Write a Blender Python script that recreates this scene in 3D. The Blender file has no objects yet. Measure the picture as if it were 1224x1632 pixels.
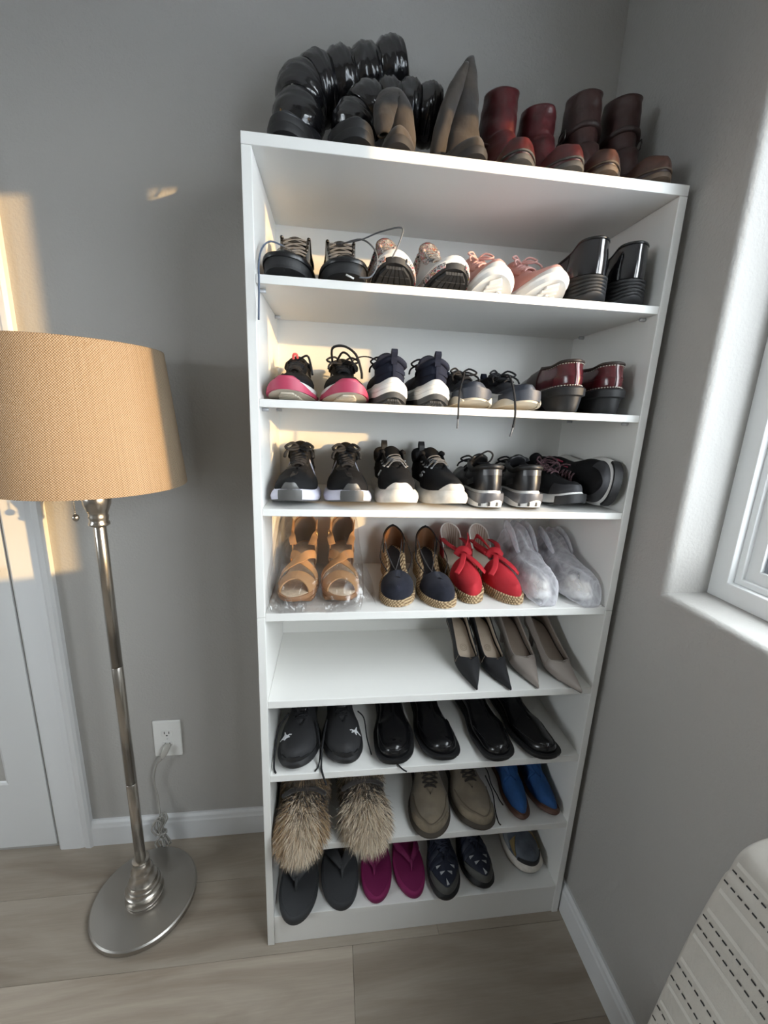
import bpy, bmesh, math, random
from mathutils import Vector, Matrix
random.seed(7)
SC = bpy.context.scene
COL = SC.collection
PI = math.pi

# ------------------------------------------------------------------ camera
cam_d = bpy.data.cameras.new('camera'); cam = bpy.data.objects.new('camera', cam_d); COL.objects.link(cam)
cam_d.sensor_fit = 'HORIZONTAL'; cam_d.sensor_width = 36.0; cam_d.lens = 659.17 / 1224 * 36.0
cam_d.clip_start = 0.02
_R = [[0.9919664374, -0.1200226838, 0.0399642637], [0.0107844341, -0.2345339195, -0.9720481143], [0.1260407989, 0.9646700970, -0.2313553998]]
_m = Matrix(((_R[0][0], -_R[1][0], -_R[2][0], 0.15145775), (_R[0][1], -_R[1][1], -_R[2][1], -0.80772291),
             (_R[0][2], -_R[1][2], -_R[2][2], 1.35474438), (0, 0, 0, 1)))
cam.matrix_world = _m
SC.camera = cam

# ------------------------------------------------------------------ light
world = bpy.data.worlds.new('world'); SC.world = world; world.use_nodes = True
bg = world.node_tree.nodes['Background']
bg.inputs[0].default_value = (0.94, 0.975, 1.0, 1); bg.inputs[1].default_value = 16.0
sun_d = bpy.data.lights.new('sun', 'SUN'); sun = bpy.data.objects.new('sun', sun_d); COL.objects.link(sun)
sun_d.energy = 6.2; sun_d.color = (1.0, 0.61, 0.24); sun_d.angle = math.radians(0.7)
SUN_DIR = Vector((-1.0, 0.68, -0.128))
sun.rotation_euler = SUN_DIR.to_track_quat('-Z', 'Y').to_euler(); sun.location = (3, -2, 2)
por_d = bpy.data.lights.new('window_portal', 'AREA'); por = bpy.data.objects.new('window_portal', por_d); COL.objects.link(por)
por_d.shape = 'RECTANGLE'; por_d.size = 1.08; por_d.size_y = 1.56; por_d.cycles.is_portal = True
por.location = (1.02, -0.862, 1.54); por.rotation_euler = (0, PI / 2, 0)
por2_d = bpy.data.lights.new('window_portal', 'AREA'); por2 = bpy.data.objects.new('window_portal', por2_d); COL.objects.link(por2)
por2_d.shape = 'RECTANGLE'; por2_d.size = 1.0; por2_d.size_y = 1.0; por2_d.cycles.is_portal = True
por2.location = (-2.84, -1.45, 1.52); por2.rotation_euler = (0, -PI / 2, 0)  # portal of the added fill window
vs = SC.view_settings
vs.view_transform = 'Standard'; vs.look = 'None'; vs.exposure = 0.0; vs.gamma = 1.0; vs.use_curve_mapping = False
SC.cycles.max_bounces = 10; SC.cycles.diffuse_bounces = 6; SC.cycles.transparent_max_bounces = 16
SC.cycles.caustics_reflective = False; SC.cycles.caustics_refractive = False
SC.cycles.sample_clamp_indirect = 6.0

# ------------------------------------------------------------------ helpers
MATS = {}
def mat(name, color, rough=0.6, metal=0.0, bump=None, var=None, coat=0.0, sheen=0.0, spec=None, alpha=1.0, coords='Object', trans=0.0):
    """procedural principled material; bump=(scale,strength); var=(scale,amount,[color2])"""
    if name in MATS: return MATS[name]
    m = bpy.data.materials.new(name); m.use_nodes = True; MATS[name] = m
    nt = m.node_tree; N = nt.nodes; K = nt.links; b = N['Principled BSDF']
    c = (*color, 1.0)
    b.inputs['Base Color'].default_value = c; b.inputs['Roughness'].default_value = rough
    b.inputs['Metallic'].default_value = metal
    b.inputs['Coat Weight'].default_value = coat; b.inputs['Coat Roughness'].default_value = 0.12
    b.inputs['Sheen Weight'].default_value = sheen
    b.inputs['Alpha'].default_value = alpha; b.inputs['Transmission Weight'].default_value = trans
    if spec is not None: b.inputs['Specular IOR Level'].default_value = spec
    tc = N.new('ShaderNodeTexCoord')
    if var:
        nz = N.new('ShaderNodeTexNoise'); nz.inputs['Scale'].default_value = var[0]; nz.inputs['Detail'].default_value = 4
        K.new(tc.outputs[coords], nz.inputs['Vector'])
        rp = N.new('ShaderNodeValToRGB')
        c2 = var[2] if len(var) > 2 else tuple(x * (1 - var[1]) for x in color)
        c1 = color if len(var) > 2 else tuple(min(1, x * (1 + var[1])) for x in color)
        rp.color_ramp.elements[0].position = 0.35; rp.color_ramp.elements[1].position = 0.65
        rp.color_ramp.elements[0].color = (*c2, 1); rp.color_ramp.elements[1].color = (*c1, 1)
        K.new(nz.outputs['Fac'], rp.inputs['Fac']); K.new(rp.outputs['Color'], b.inputs['Base Color'])
    if bump:
        nb = N.new('ShaderNodeTexNoise'); nb.inputs['Scale'].default_value = bump[0]; nb.inputs['Detail'].default_value = 3
        K.new(tc.outputs[coords], nb.inputs['Vector'])
        bp = N.new('ShaderNodeBump'); bp.inputs['Strength'].default_value = bump[1]
        bp.inputs['Distance'].default_value = bump[2] if len(bump) > 2 else 0.002
        K.new(nb.outputs['Fac'], bp.inputs['Height']); K.new(bp.outputs['Normal'], b.inputs['Normal'])
    return m

def obj(name, verts, faces, m, parent=None, smooth=True, loc=None):
    me = bpy.data.meshes.new(name); me.from_pydata([tuple(v) for v in verts], [], faces); me.update()
    if m: me.materials.append(m)
    if smooth: me.polygons.foreach_set('use_smooth', [True] * len(me.polygons))
    o = bpy.data.objects.new(name, me); COL.objects.link(o)
    if parent is not None: o.parent = parent
    if loc is not None: o.location = loc
    return o
def tag(o, label=None, cat=None, group=None, kind=None):
    if label: o['label'] = label
    if cat: o['category'] = cat
    if group: o['group'] = group
    if kind: o['kind'] = kind
    return o
def thing(name, label, cat, loc=(0, 0, 0), rotz=0.0, group=None):
    o = bpy.data.objects.new(name, None); COL.objects.link(o); o.empty_display_size = 0.05
    o.location = loc; o.rotation_euler = (0, 0, rotz); return tag(o, label, cat, group)
def struct(o): o['kind'] = 'structure'; return o
def bevel(o, w, seg=2):
    md = o.modifiers.new('bevel', 'BEVEL'); md.width = w; md.segments = seg; md.limit_method = 'ANGLE'
    md.angle_limit = math.radians(40); md.harden_normals = False; return o
def boxvf(x0, x1, y0, y1, z0, z1):
    v = [(x0, y0, z0), (x1, y0, z0), (x1, y1, z0), (x0, y1, z0), (x0, y0, z1), (x1, y0, z1), (x1, y1, z1), (x0, y1, z1)]
    return v, [(0, 3, 2, 1), (4, 5, 6, 7), (0, 1, 5, 4), (1, 2, 6, 5), (2, 3, 7, 6), (3, 0, 4, 7)]
def box(name, x0, x1, y0, y1, z0, z1, m, parent=None, bv=0.0):
    v, f = boxvf(x0, x1, y0, y1, z0, z1)
    o = obj(name, v, f, m, parent, smooth=False)
    if bv: bevel(o, bv)
    return o
def merge(*parts):
    V, F = [], []
    for v, f in parts:
        n = len(V); V += [tuple(p) for p in v]; F += [tuple(i + n for i in q) for q in f]
    return V, F
def loft(rings, closed=True, cap0=False, cap1=False):
    """rings: list of equal-length point lists"""
    n = len(rings[0]); V = [p for r in rings for p in r]; F = []
    for i in range(len(rings) - 1):
        for j in range(n if closed else n - 1):
            a = i * n + j; b = i * n + (j + 1) % n
            F.append((a, b, b + n, a + n))
    if cap0: F.append(tuple(range(n - 1, -1, -1)))
    if cap1: F.append(tuple(range((len(rings) - 1) * n, len(rings) * n)))
    return V, F
def lathe(prof, seg=32, cx=0, cy=0, caps=(True, True)):
    rings = [[(cx + r * math.cos(2 * PI * j / seg), cy + r * math.sin(2 * PI * j / seg), z) for j in range(seg)] for r, z in prof]
    return loft(rings, True, caps[0], caps[1])
def catmull(pts, n=6, closed=False):
    P = [Vector(p) for p in pts]; out = []
    m = len(P); rng = m if closed else m - 1
    for i in range(rng):
        p0 = P[(i - 1) % m] if (closed or i > 0) else P[0]
        p1 = P[i]; p2 = P[(i + 1) % m]
        p3 = P[(i + 2) % m] if (closed or i + 2 < m) else P[-1]
        for k in range(n):
            t = k / n
            out.append(0.5 * ((2 * p1) + (p2 - p0) * t + (2 * p0 - 5 * p1 + 4 * p2 - p3) * t * t + (3 * p1 - p0 - 3 * p2 + p3) * t ** 3))
    if not closed: out.append(P[-1])
    return out
def tube(pts, r, seg=6, n=5, closed=False, smooth=True, flat=1.0):
    """tube along points; r number or list at the control points"""
    C = catmull(pts, n, closed) if smooth and len(pts) > 2 else [Vector(p) for p in pts]
    m = len(C)
    def rad(i):
        if isinstance(r, (int, float)): return r
        t = i / (m - 1) * (len(r) - 1); k = min(int(t), len(r) - 2); return r[k] + (r[k + 1] - r[k]) * (t - k)
    rings = []; nrm = None
    for i, p in enumerate(C):
        d = (C[min(i + 1, m - 1)] - C[max(i - 1, 0)])
        if closed: d = C[(i + 1) % m] - C[(i - 1) % m]
        if d.length < 1e-9: d = Vector((0, 0, 1))
        d.normalize()
        if nrm is None:
            up = Vector((0, 0, 1)) if abs(d.z) < 0.9 else Vector((1, 0, 0)); nrm = (up - d * up.dot(d)).normalized()
        else:
            nrm = nrm - d * nrm.dot(d); nrm = nrm.normalized() if nrm.length > 1e-6 else d.orthogonal().normalized()
        bn = d.cross(nrm); rr = rad(i)
        rings.append([p + nrm * (rr * flat * math.cos(2 * PI * j / seg)) + bn * (rr * math.sin(2 * PI * j / seg)) for j in range(seg)])
    if closed: rings.append(rings[0]); return loft(rings, True)
    return loft(rings, True, True, True)
def tab(pts):
    """smooth monotone table interpolation"""
    xs = [p[0] for p in pts]; ys = [p[1] for p in pts]; n = len(xs)
    d = [(ys[i + 1] - ys[i]) / (xs[i + 1] - xs[i]) for i in range(n - 1)]
    m = [0.0] * n
    for i in range(1, n - 1): m[i] = 0 if d[i - 1] * d[i] <= 0 else 2 * d[i - 1] * d[i] / (d[i - 1] + d[i])
    m[0] = d[0]; m[-1] = d[-1]
    def f(x):
        if x <= xs[0]: return ys[0]
        if x >= xs[-1]: return ys[-1]
        i = 0
        while x > xs[i + 1]: i += 1
        h = xs[i + 1] - xs[i]; t = (x - xs[i]) / h
        return ((2 * t ** 3 - 3 * t * t + 1) * ys[i] + (t ** 3 - 2 * t * t + t) * h * m[i] + (-2 * t ** 3 + 3 * t * t) * ys[i + 1] + (t ** 3 - t * t) * h * m[i + 1])
    return f

# ------------------------------------------------------------------ room
XR, YB, ZC, XL, YF = 0.82, 0.32, 2.46, -2.7, -3.3
M_wall = mat('wall_paint', (0.42, 0.408, 0.388), 0.75, bump=(170, 0.38, 0.003))
M_reveal = MATS['wall_paint']
M_ceil = mat('ceiling_paint', (0.8, 0.8, 0.78), 0.9, bump=(150, 0.3, 0.002))
M_trim = mat('trim_white', (0.72, 0.73, 0.74), 0.35)
M_white = mat('melamine_white', (0.79, 0.785, 0.76), 0.32, bump=(900, 0.03, 0.0005))
M_vinyl = mat('vinyl_white', (0.82, 0.83, 0.83), 0.3)

struct(obj('wall_back', [(XL, YB, -0.02), (XR, YB, -0.02), (XR, YB, ZC), (XL, YB, ZC)], [(0, 1, 2, 3)], M_wall))
struct(obj('wall_front', [(XR, YF, 0), (XL, YF, 0), (XL, YF, ZC), (XR, YF, ZC)], [(0, 1, 2, 3)], M_wall))
# opening for an unseen second window, added to give soft fill light
FX0, FX1, FZ0, FZ1 = -1.95, -0.95, 1.02, 2.02
def left_wall():
    L_ = [[(XL, YF, 0), (XL, YB, 0), (XL, YB, ZC), (XL, YF, ZC)], [(XL, FX0, FZ0), (XL, FX1, FZ0), (XL, FX1, FZ1), (XL, FX0, FZ1)], [(XL - .14, FX0, FZ0), (XL - .14, FX1, FZ0), (XL - .14, FX1, FZ1), (XL - .14, FX0, FZ1)]]
    v, f = loft(L_, True); struct(obj('wall_left', v, f, M_wall, smooth=False))
left_wall()
struct(obj('ceiling', [(XL, YF, ZC), (XL, YB, ZC), (XR, YB, ZC), (XR, YF, ZC)], [(0, 1, 2, 3)], M_ceil))
# right wall with a bull-nosed window opening
WY0, WY1, WZ0, WZ1 = -1.62, -0.104, 1.023, 2.06
def right_wall():
    loops = [(XR, None)]
    r = 0.018
    loops.append((XR, r + 0.0005))
    for i in range(7):
        a = i / 6 * PI / 2; loops.append((XR + r - r * math.cos(a), r - r * math.sin(a)))
    loops.append((XR + 0.2, 0.0))
    V, F = [], []
    for x, e in loops:
        if e is None: V += [(x, YF, 0), (x, YB, 0), (x, YB, ZC), (x, YF, ZC)]
        else: V += [(x, WY0 - e, WZ0 - e), (x, WY1 + e, WZ0 - e), (x, WY1 + e, WZ1 + e), (x, WY0 - e, WZ1 + e)]
    for i in range(len(loops) - 1):
        for j in range(4):
            F.append((i * 4 + j, i * 4 + (j + 1) % 4, i * 4 + 4 + (j + 1) % 4, i * 4 + 4 + j))
    o = obj('wall_right', V, F, M_wall); struct(o)
    return o
wall_r = right_wall()
try:
    wall_r.data.shade_smooth(); wall_r.data.set_sharp_from_angle(angle=math.radians(35))
except Exception: pass

# the ground outside, one storey below
struct(obj('ground', [(-60, -60, -3.0), (60, -60, -3.0), (60, 60, -3.0), (-60, 60, -3.0)], [(0, 1, 2, 3)], mat('outdoor_ground', (0.36, 0.38, 0.41), 0.95, var=(0.4, 0.2))))
# floor: planks
M_sub = mat('floor_gap', (0.10, 0.085, 0.07), 0.9)
M_oak = mat('oak_plank', (0.50, 0.42, 0.345), 0.42)
def oak_nodes():
    nt = M_oak.node_tree; N = nt.nodes; K = nt.links; b = N['Principled BSDF']
    tc = N.new('ShaderNodeTexCoord'); oi = N.new('ShaderNodeObjectInfo')
    ad = N.new('ShaderNodeVectorMath'); ad.operation = 'ADD'
    sc = N.new('ShaderNodeVectorMath'); sc.operation = 'SCALE'; sc.inputs['Scale'].default_value = 37.0
    cb = N.new('ShaderNodeCombineXYZ'); K.new(oi.outputs['Random'], cb.inputs[0]); K.new(oi.outputs['Random'], cb.inputs[1])
    K.new(cb.outputs[0], sc.inputs[0]); K.new(tc.outputs['Object'], ad.inputs[0]); K.new(sc.outputs[0], ad.inputs[1])
    mp = N.new('ShaderNodeMapping'); mp.inputs['Scale'].default_value = (1.1, 7.0, 1.0); K.new(ad.outputs[0], mp.inputs[0])
    n1 = N.new('ShaderNodeTexNoise'); n1.inputs['Scale'].default_value = 1.6; n1.inputs['Detail'].default_value = 5; n1.inputs['Distortion'].default_value = 1.4
    K.new(mp.outputs[0], n1.inputs['Vector'])
    n2 = N.new('ShaderNodeTexNoise'); n2.inputs['Scale'].default_value = 12; n2.inputs['Detail'].default_value = 6
    mp2 = N.new('ShaderNodeMapping'); mp2.inputs['Scale'].default_value = (1.0, 22.0, 1.0); K.new(ad.outputs[0], mp2.inputs[0]); K.new(mp2.outputs[0], n2.inputs['Vector'])
    rp = N.new('ShaderNodeValToRGB'); e = rp.color_ramp.elements
    e[0].position = 0.33; e[0].color = (0.30, 0.245, 0.195, 1); e[1].position = 0.62; e[1].color = (0.42, 0.362, 0.30, 1)
    K.new(n1.outputs['Fac'], rp.inputs['Fac'])
    mx = N.new('ShaderNodeMix'); mx.data_type = 'RGBA'; mx.blend_type = 'MULTIPLY'; mx.inputs[0].default_value = 0.22
    K.new(rp.outputs['Color'], mx.inputs[6]); K.new(n2.outputs['Fac'], mx.inputs[7])
    m2 = N.new('ShaderNodeMix'); m2.data_type = 'RGBA'; m2.blend_type = 'MULTIPLY'; m2.inputs[0].default_value = 1.0
    K.new(mx.outputs[2], m2.inputs[6]); K.new(oi.outputs['Color'], m2.inputs[7]); K.new(m2.outputs[2], b.inputs['Base Color'])
    bp = N.new('ShaderNodeBump'); bp.inputs['Strength'].default_value = 0.12; bp.inputs['Distance'].default_value = 0.001
    K.new(n2.outputs['Fac'], bp.inputs['Height']); K.new(bp.outputs['Normal'], b.inputs['Normal'])
oak_nodes()
floor = struct(obj('floor', [(XL, YF, -0.012), (XR, YF, -0.012), (XR, YB, -0.012), (XL, YB, -0.012)], [(0, 1, 2, 3)], M_sub))
PLW, PLL = 0.19, 1.22
_planks = {}
def plank(x0, x1, y0, y1, shade):
    key = (round(x1 - x0, 3), round(y1 - y0, 3))
    if key not in _planks:
        a, b = (x1 - x0) / 2 - 0.0003, (y1 - y0) / 2 - 0.0003; c = 0.0005
        rings = [[(-a, -b, -0.01), (a, -b, -0.01), (a, b, -0.01), (-a, b, -0.01)], [(-a, -b, -c), (a, -b, -c), (a, b, -c), (-a, b, -c)],
                 [(-a + c, -b + c, 0), (a - c, -b + c, 0), (a - c, b - c, 0), (-a + c, b - c, 0)]]
        v, f = loft(rings, True, True, True); me = bpy.data.meshes.new('plank'); me.from_pydata(v, [], f); me.materials.append(M_oak); _planks[key] = me
    o = bpy.data.objects.new('plank', _planks[key]); COL.objects.link(o); o.parent = floor
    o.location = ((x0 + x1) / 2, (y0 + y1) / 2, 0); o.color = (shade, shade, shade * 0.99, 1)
rowk = 0
y1 = -0.02 + 2 * PLW
while y1 > YF:
    y0 = max(y1 - PLW, YF); ye = min(y1, YB)
    off = {2: 0.218, 1: 0.45, 0: 0.30}.get(rowk, random.uniform(0, PLL)) if rowk < 3 else random.uniform(0, PLL)
    x = off - 4 * PLL
    while x < XR:
        a, b = max(x, XL), min(x + PLL, XR)
        if b - a > 0.02:
            sh = random.uniform(0.86, 1.06)
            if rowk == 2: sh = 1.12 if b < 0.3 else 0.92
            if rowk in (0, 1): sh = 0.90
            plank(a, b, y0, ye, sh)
        x += PLL
    y1 -= PLW; rowk += 1

# baseboards (stepped profile)
def baseboard(name, pts2d, along):
    """profile of (out, z) swept between two ends"""
    prof = [(0, 0), (0.0135, 0), (0.0135, 0.068), (0.0115, 0.074), (0.0105, 0.083), (0.006, 0.0905), (0, 0.0905)]
    a, b = pts2d
    if along == 'x': r = [[(a, YB - o, z) for o, z in prof], [(b, YB - o, z) for o, z in prof]]
    else: r = [[(XR - o, a, z) for o, z in prof], [(XR - o, b, z) for o, z in prof]]
    v, f = loft(r, True, True, True)
    return struct(obj(name, v, f, M_trim, smooth=False))
baseboard('baseboard_back', (-0.578, XR - 0.0136), 'x')
baseboard('baseboard_right', (YF, YB), 'y')

# closet door with casing
door = struct(bpy.data.objects.new('door_1', None)); COL.objects.link(door); door.location = (-0.685, YB, 0)
tag(door, 'white panelled door with a dark knob behind the floor lamp')
M_door = mat('door_white', (0.70, 0.71, 0.715), 0.4)
def door_build():
    # door leaf in local coords (origin at right edge at the floor); faces -y
    w, h = 0.76, 2.03
    pan = [(-0.66, -0.10, 0.245, 0.86), (-0.66, -0.10, 1.03, 1.88)]
    V, F = [], []
    xs = [-w, -0.66, -0.10, 0.0]; zs = [0.014, 0.245, 0.86, 1.03, 1.88, h]
    def q(x0, x1, z0, z1, y=0.0): 
        n = len(V); V.extend([(x0, y, z0), (x1, y, z0), (x1, y, z1), (x0, y, z1)]); F.append((n, n + 1, n + 2, n + 3))
    for i in range(3):
        for j in range(5):
            if i == 1 and j in (1, 3): continue
            q(xs[i], xs[i + 1], zs[j], zs[j + 1])
    n = len(V); V.extend([(0, 0, .014), (0, .035, .014), (0, .035, h), (0, 0, h), (-w, 0, .014), (-w, .035, .014)]); F.append((n, n + 1, n + 2, n + 3)); F.append((n, n + 4, n + 5, n + 1))
    leaf = obj('door_leaf', V, F, M_door, door, smooth=False); leaf.location = (0, 0.006 - 0.012, 0)
    for x0, x1, z0, z1 in pan:
        lp = [(0, 0), (0.006, 0.003), (0.014, 0.010), (0.020, 0.010), (0.036, 0.004), (0.05, 0.002)]
        rings = [[(x0 + e, y, z0 + e), (x1 - e, y, z0 + e), (x1 - e, y, z1 - e), (x0 + e, y, z1 - e)] for e, y in lp]
        v, f = loft(rings, True, False, True)
        obj('door_panel', v, f, M_door, leaf, smooth=False)
        v, f = lathe([(0.001, 0.030), (0.010, 0.0295), (0.0155, 0.025), (0.0165, 0.020), (0.013, 0.013), (0.007, 0.009), (0.007, 0.004), (0.011, 0.003), (0.012, 0.0)], 24)
    k = obj('knob', [(x, -z, y) for x, y, z in v], [tuple(reversed(q_)) for q_ in f], mat('knob_black', (0.02, 0.018, 0.016), 0.3, 0.8), leaf); k.location = (-0.029, 0, 0.918)
    box('door_gap', 0.0, 0.010, 0.012, 0.03, 0, h, M_sub, door)
door_build()
def casing(name, x0, x1, z1):
    # moulded casing: profile across x, swept up in z with a mitred foot hidden by the baseboard joint
    prof = [(0, 0), (0, 0.012), (0.006, 0.016), (0.060, 0.017), (0.072, 0.0145), (0.079, 0.018), (0.091, 0.0195), (0.098, 0.014), (0.098, 0)]
    sx = (x1 - x0) / 0.098
    r = [[(x0 + a * sx, YB - o, z) for a, o in prof] for z in (0, z1)]
    v, f = loft(r, True, True, True)
    return struct(obj(name, v, f, M_trim, smooth=False))
casing('trim_1', -0.674, -0.576, 2.12)
casing('trim_2', -1.56, -1.462, 2.12)
box('trim_3', -1.56, -0.576, YB - 0.018, YB, 2.045, 2.135, M_trim, None, 0.003); struct(bpy.data.objects['trim_3'])

# window
win = struct(bpy.data.objects.new('window_1', None)); COL.objects.link(win); win.location = (XR + 0.1, WY1, WZ0)
tag(win, 'white vinyl window in a rounded plaster recess')
def rectframe(y0, y1, z0, z1, w, x0, x1, step=None):
    o = [(y0, z0), (y1, z0), (y1, z1), (y0, z1)]; i = [(y0 + w, z0 + w), (y1 - w, z0 + w), (y1 - w, z1 - w), (y0 + w, z1 - w)]
    rings = [[(x1, a, b) for a, b in o], [(x0, a, b) for a, b in o], [(x0, a, b) for a, b in i], [(x1, a, b) for a, b in i]]
    return loft(rings + [rings[0]], True)
def wobj(name, vf, m, parent=win, bv=0.0015):
    o = obj(name, vf[0], vf[1], m, parent, smooth=False)
    if bv: bevel(o, bv)
    o.location = (-win.location[0], -win.location[1], -win.location[2]) if parent is win else (0, 0, 0)
    return o
wobj('window_frame', rectframe(WY0, WY1, WZ0, WZ1, 0.037, XR + 0.1, XR + 0.165), M_vinyl)
wobj('window_stop', rectframe(WY0 + 0.037, WY1 - 0.037, WZ0 + 0.037, WZ1 - 0.037, 0.012, XR + 0.114, XR + 0.165), M_vinyl)
MULY = (-0.645, -0.55)
M_glass = bpy.data.materials.new('window_glass'); M_glass.use_nodes = True
def glass_nodes(m, tint, fac):
    nt = m.node_tree; N = nt.nodes; K = nt.links; N.clear()
    o = N.new('ShaderNodeOutputMaterial'); t = N.new('ShaderNodeBsdfTransparent'); t.inputs[0].default_value = (*tint, 1)
    g = N.new('ShaderNodeBsdfGlossy'); g.inputs['Roughness'].default_value = 0.02; lw = N.new('ShaderNodeLayerWeight'); pw = N.new('ShaderNodeMath'); pw.operation = 'POWER'; pw.inputs[1].default_value = 5.0
    fr = N.new('ShaderNodeMath'); fr.operation = 'MULTIPLY_ADD'; fr.inputs[1].default_value = 0.8; fr.inputs[2].default_value = 0.04
    lw.inputs['Blend'].default_value = 0.5; K.new(lw.outputs['Facing'], pw.inputs[0]); K.new(pw.outputs[0], fr.inputs[0])
    mx = N.new('ShaderNodeMixShader'); ml = N.new('ShaderNodeMath'); ml.operation = 'MULTIPLY'; ml.inputs[1].default_value = fac
    K.new(fr.outputs[0], ml.inputs[0]); K.new(ml.outputs[0], mx.inputs[0]); K.new(t.outputs[0], mx.inputs[1]); K.new(g.outputs[0], mx.inputs[2]); K.new(mx.outputs[0], o.inputs[0])
glass_nodes(M_glass, (0.97, 0.99, 1.0), 1.0)
M_gasket = mat('gasket_grey', (0.25, 0.27, 0.3), 0.5)
def sash(y0, y1):
    z0, z1 = WZ0 + 0.046, WZ1 - 0.046
    s = wobj('window_sash', rectframe(y0, y1, z0, z1, 0.026, XR + 0.124, XR + 0.155), M_vinyl)
    wobj('glazing_bead', rectframe(y0 + 0.026, y1 - 0.026, z0 + 0.026, z1 - 0.026, 0.009, XR + 0.132, XR + 0.15), M_gasket, s, 0)
    p = obj('window_pane', *boxvf(XR + 0.138, XR + 0.142, y0 + 0.03, y1 - 0.03, z0 + 0.03, z1 - 0.03), M_glass, s, smooth=False)
sash(MULY[1], WY1 - 0.046); sash(WY0 + 0.046, MULY[0])
wobj('window_mullion', boxvf(XR + 0.116, XR + 0.165, MULY[0] + 0.001, MULY[1] - 0.001, WZ0 + 0.037, WZ1 - 0.037), M_vinyl)

fill_win = struct(bpy.data.objects.new('fill_window', None)); COL.objects.link(fill_win); fill_win.location = (XL, (FX0 + FX1) / 2, FZ0)  # window added out of view to brighten the right wall and lower shelves
tag(fill_win, 'unseen white vinyl window added across the room for fill light')
def fill_win_build():
    lo = fill_win.location
    def loc(v): return [(x - lo[0], y - lo[1], z - lo[2]) for x, y, z in v]
    v, f = rectframe(FX0, FX1, FZ0, FZ1, .05, XL - .12, XL - .06); obj('window_frame', loc(v), f, M_vinyl, fill_win, smooth=False)
    ym = (FX0 + FX1) / 2
    for a, b in ((FX0 + .05, ym), (ym, FX1 - .05)):
        v, f = rectframe(a, b, FZ0 + .05, FZ1 - .05, .03, XL - .11, XL - .07); s_ = obj('window_sash', loc(v), f, M_vinyl, fill_win, smooth=False)
        v, f = boxvf(XL - .092, XL - .088, a + .025, b - .025, FZ0 + .075, FZ1 - .075); obj('window_pane', loc(v), f, M_glass, s_, smooth=False)
fill_win_build()

# ------------------------------------------------------------------ bookcase
BW, BH, BD = 0.80, 1.786, 0.297
SZ = dict(s1=1.580, s2=1.372, s3=1.164, s4=0.940, s5=0.729, s6=0.531, s7=0.318, s8=0.095, top=BH)
bk = thing('bookcase', 'tall white eight-shelf bookcase filled with shoes standing in the corner', 'bookcase')
for x0, x1 in ((0, 0.017), (BW - 0.017, BW)):
    box('side_panel', x0, x1, 0, BD + 0.004, 0, 0.9305, M_white, bk, 0.0012)
    box('side_panel', x0, x1, 0, BD + 0.004, 0.9315, BH - 0.0185, M_white, bk, 0.0012)
box('top_panel', 0, BW, 0, BD + 0.004, BH - 0.018, BH, M_white, bk, 0.0012)
box('back_panel', 0.017, BW - 0.017, BD, BD + 0.004, 0.02, BH - 0.018, M_white, bk)
for k in range(1, 9):
    z = SZ['s%d' % k]; th = 0.0145 if k < 4 else 0.018
    sh = box('shelf', 0.0172, BW - 0.0172, 0.0015, BD - 0.0005, z - th, z, M_white, bk, 0.001)
    if k in (1, 2, 3, 5, 6, 7):
        for px, s in ((0.0172, 1), (BW - 0.0172, -1)):
            for py in (0.035, 0.25):
                v, f = tube([(px - 0.002 * s, py, z - th - 0.004), (px + 0.012 * s, py, z - th - 0.004)], 0.0035, 8, smooth=False)
                obj('shelf_pin', v, f, mat('pin_grey', (0.55, 0.56, 0.58), 0.35, 0.3), bk)
box('kick_plate', 0.0172, BW - 0.0172, 0.003, 0.018, 0.0, SZ['s8'] - 0.0185, M_white, bk, 0.001)

# ------------------------------------------------------------------ wall outlet
pl = thing('wall_outlet', 'white duplex wall outlet with the lamp plug in its lower socket', 'outlet', (-0.332, YB, 0.375))
M_plate = mat('plate_white', (0.80, 0.80, 0.78), 0.3)
bevel(obj('cover_plate', *boxvf(-0.0395, 0.0395, -0.006, 0, -0.062, 0.062), M_plate, pl, False), 0.0025, 3)
M_slot = mat('slot_dark', (0.03, 0.03, 0.03), 0.6)
for dz in (0.0195, -0.0195):
    rr = []
    for e, y in ((0, -0.006), (0, -0.0075), (0.0012, -0.008)):
        rg = []
        for j in range(28):
            a = 2 * PI * j / 28; rg.append(((0.0168 - e) * math.cos(a), y, dz + max(-0.0125 + e, min(0.0125 - e, (0.0168 - e) * math.sin(a)))))
        rr.append(rg[::-1])
    v, f = loft(rr, True, False, True); s = obj('socket_face', v, f, M_plate, pl, False)
    for sx in (-0.0063, 0.0063): obj('socket_slot', *boxvf(sx - 0.0011, sx + 0.0011, -0.0084, -0.007, dz - 0.001, dz + 0.007), M_slot, s, False)
    v, f = lathe([(0.0024, -0.007), (0.0024, -0.0084)], 12); obj('ground_hole', [(x, z, y + dz - 0.0065) for x, y, z in v], f, M_slot, s, False)
v, f = lathe([(0.0028, -0.006), (0.0028, -0.0068), (0.0015, -0.0072)], 12); obj('cover_screw', [(x, z, y) for x, y, z in v], f, mat('screw_white', (0.7, 0.7, 0.69), 0.3), pl)

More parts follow.
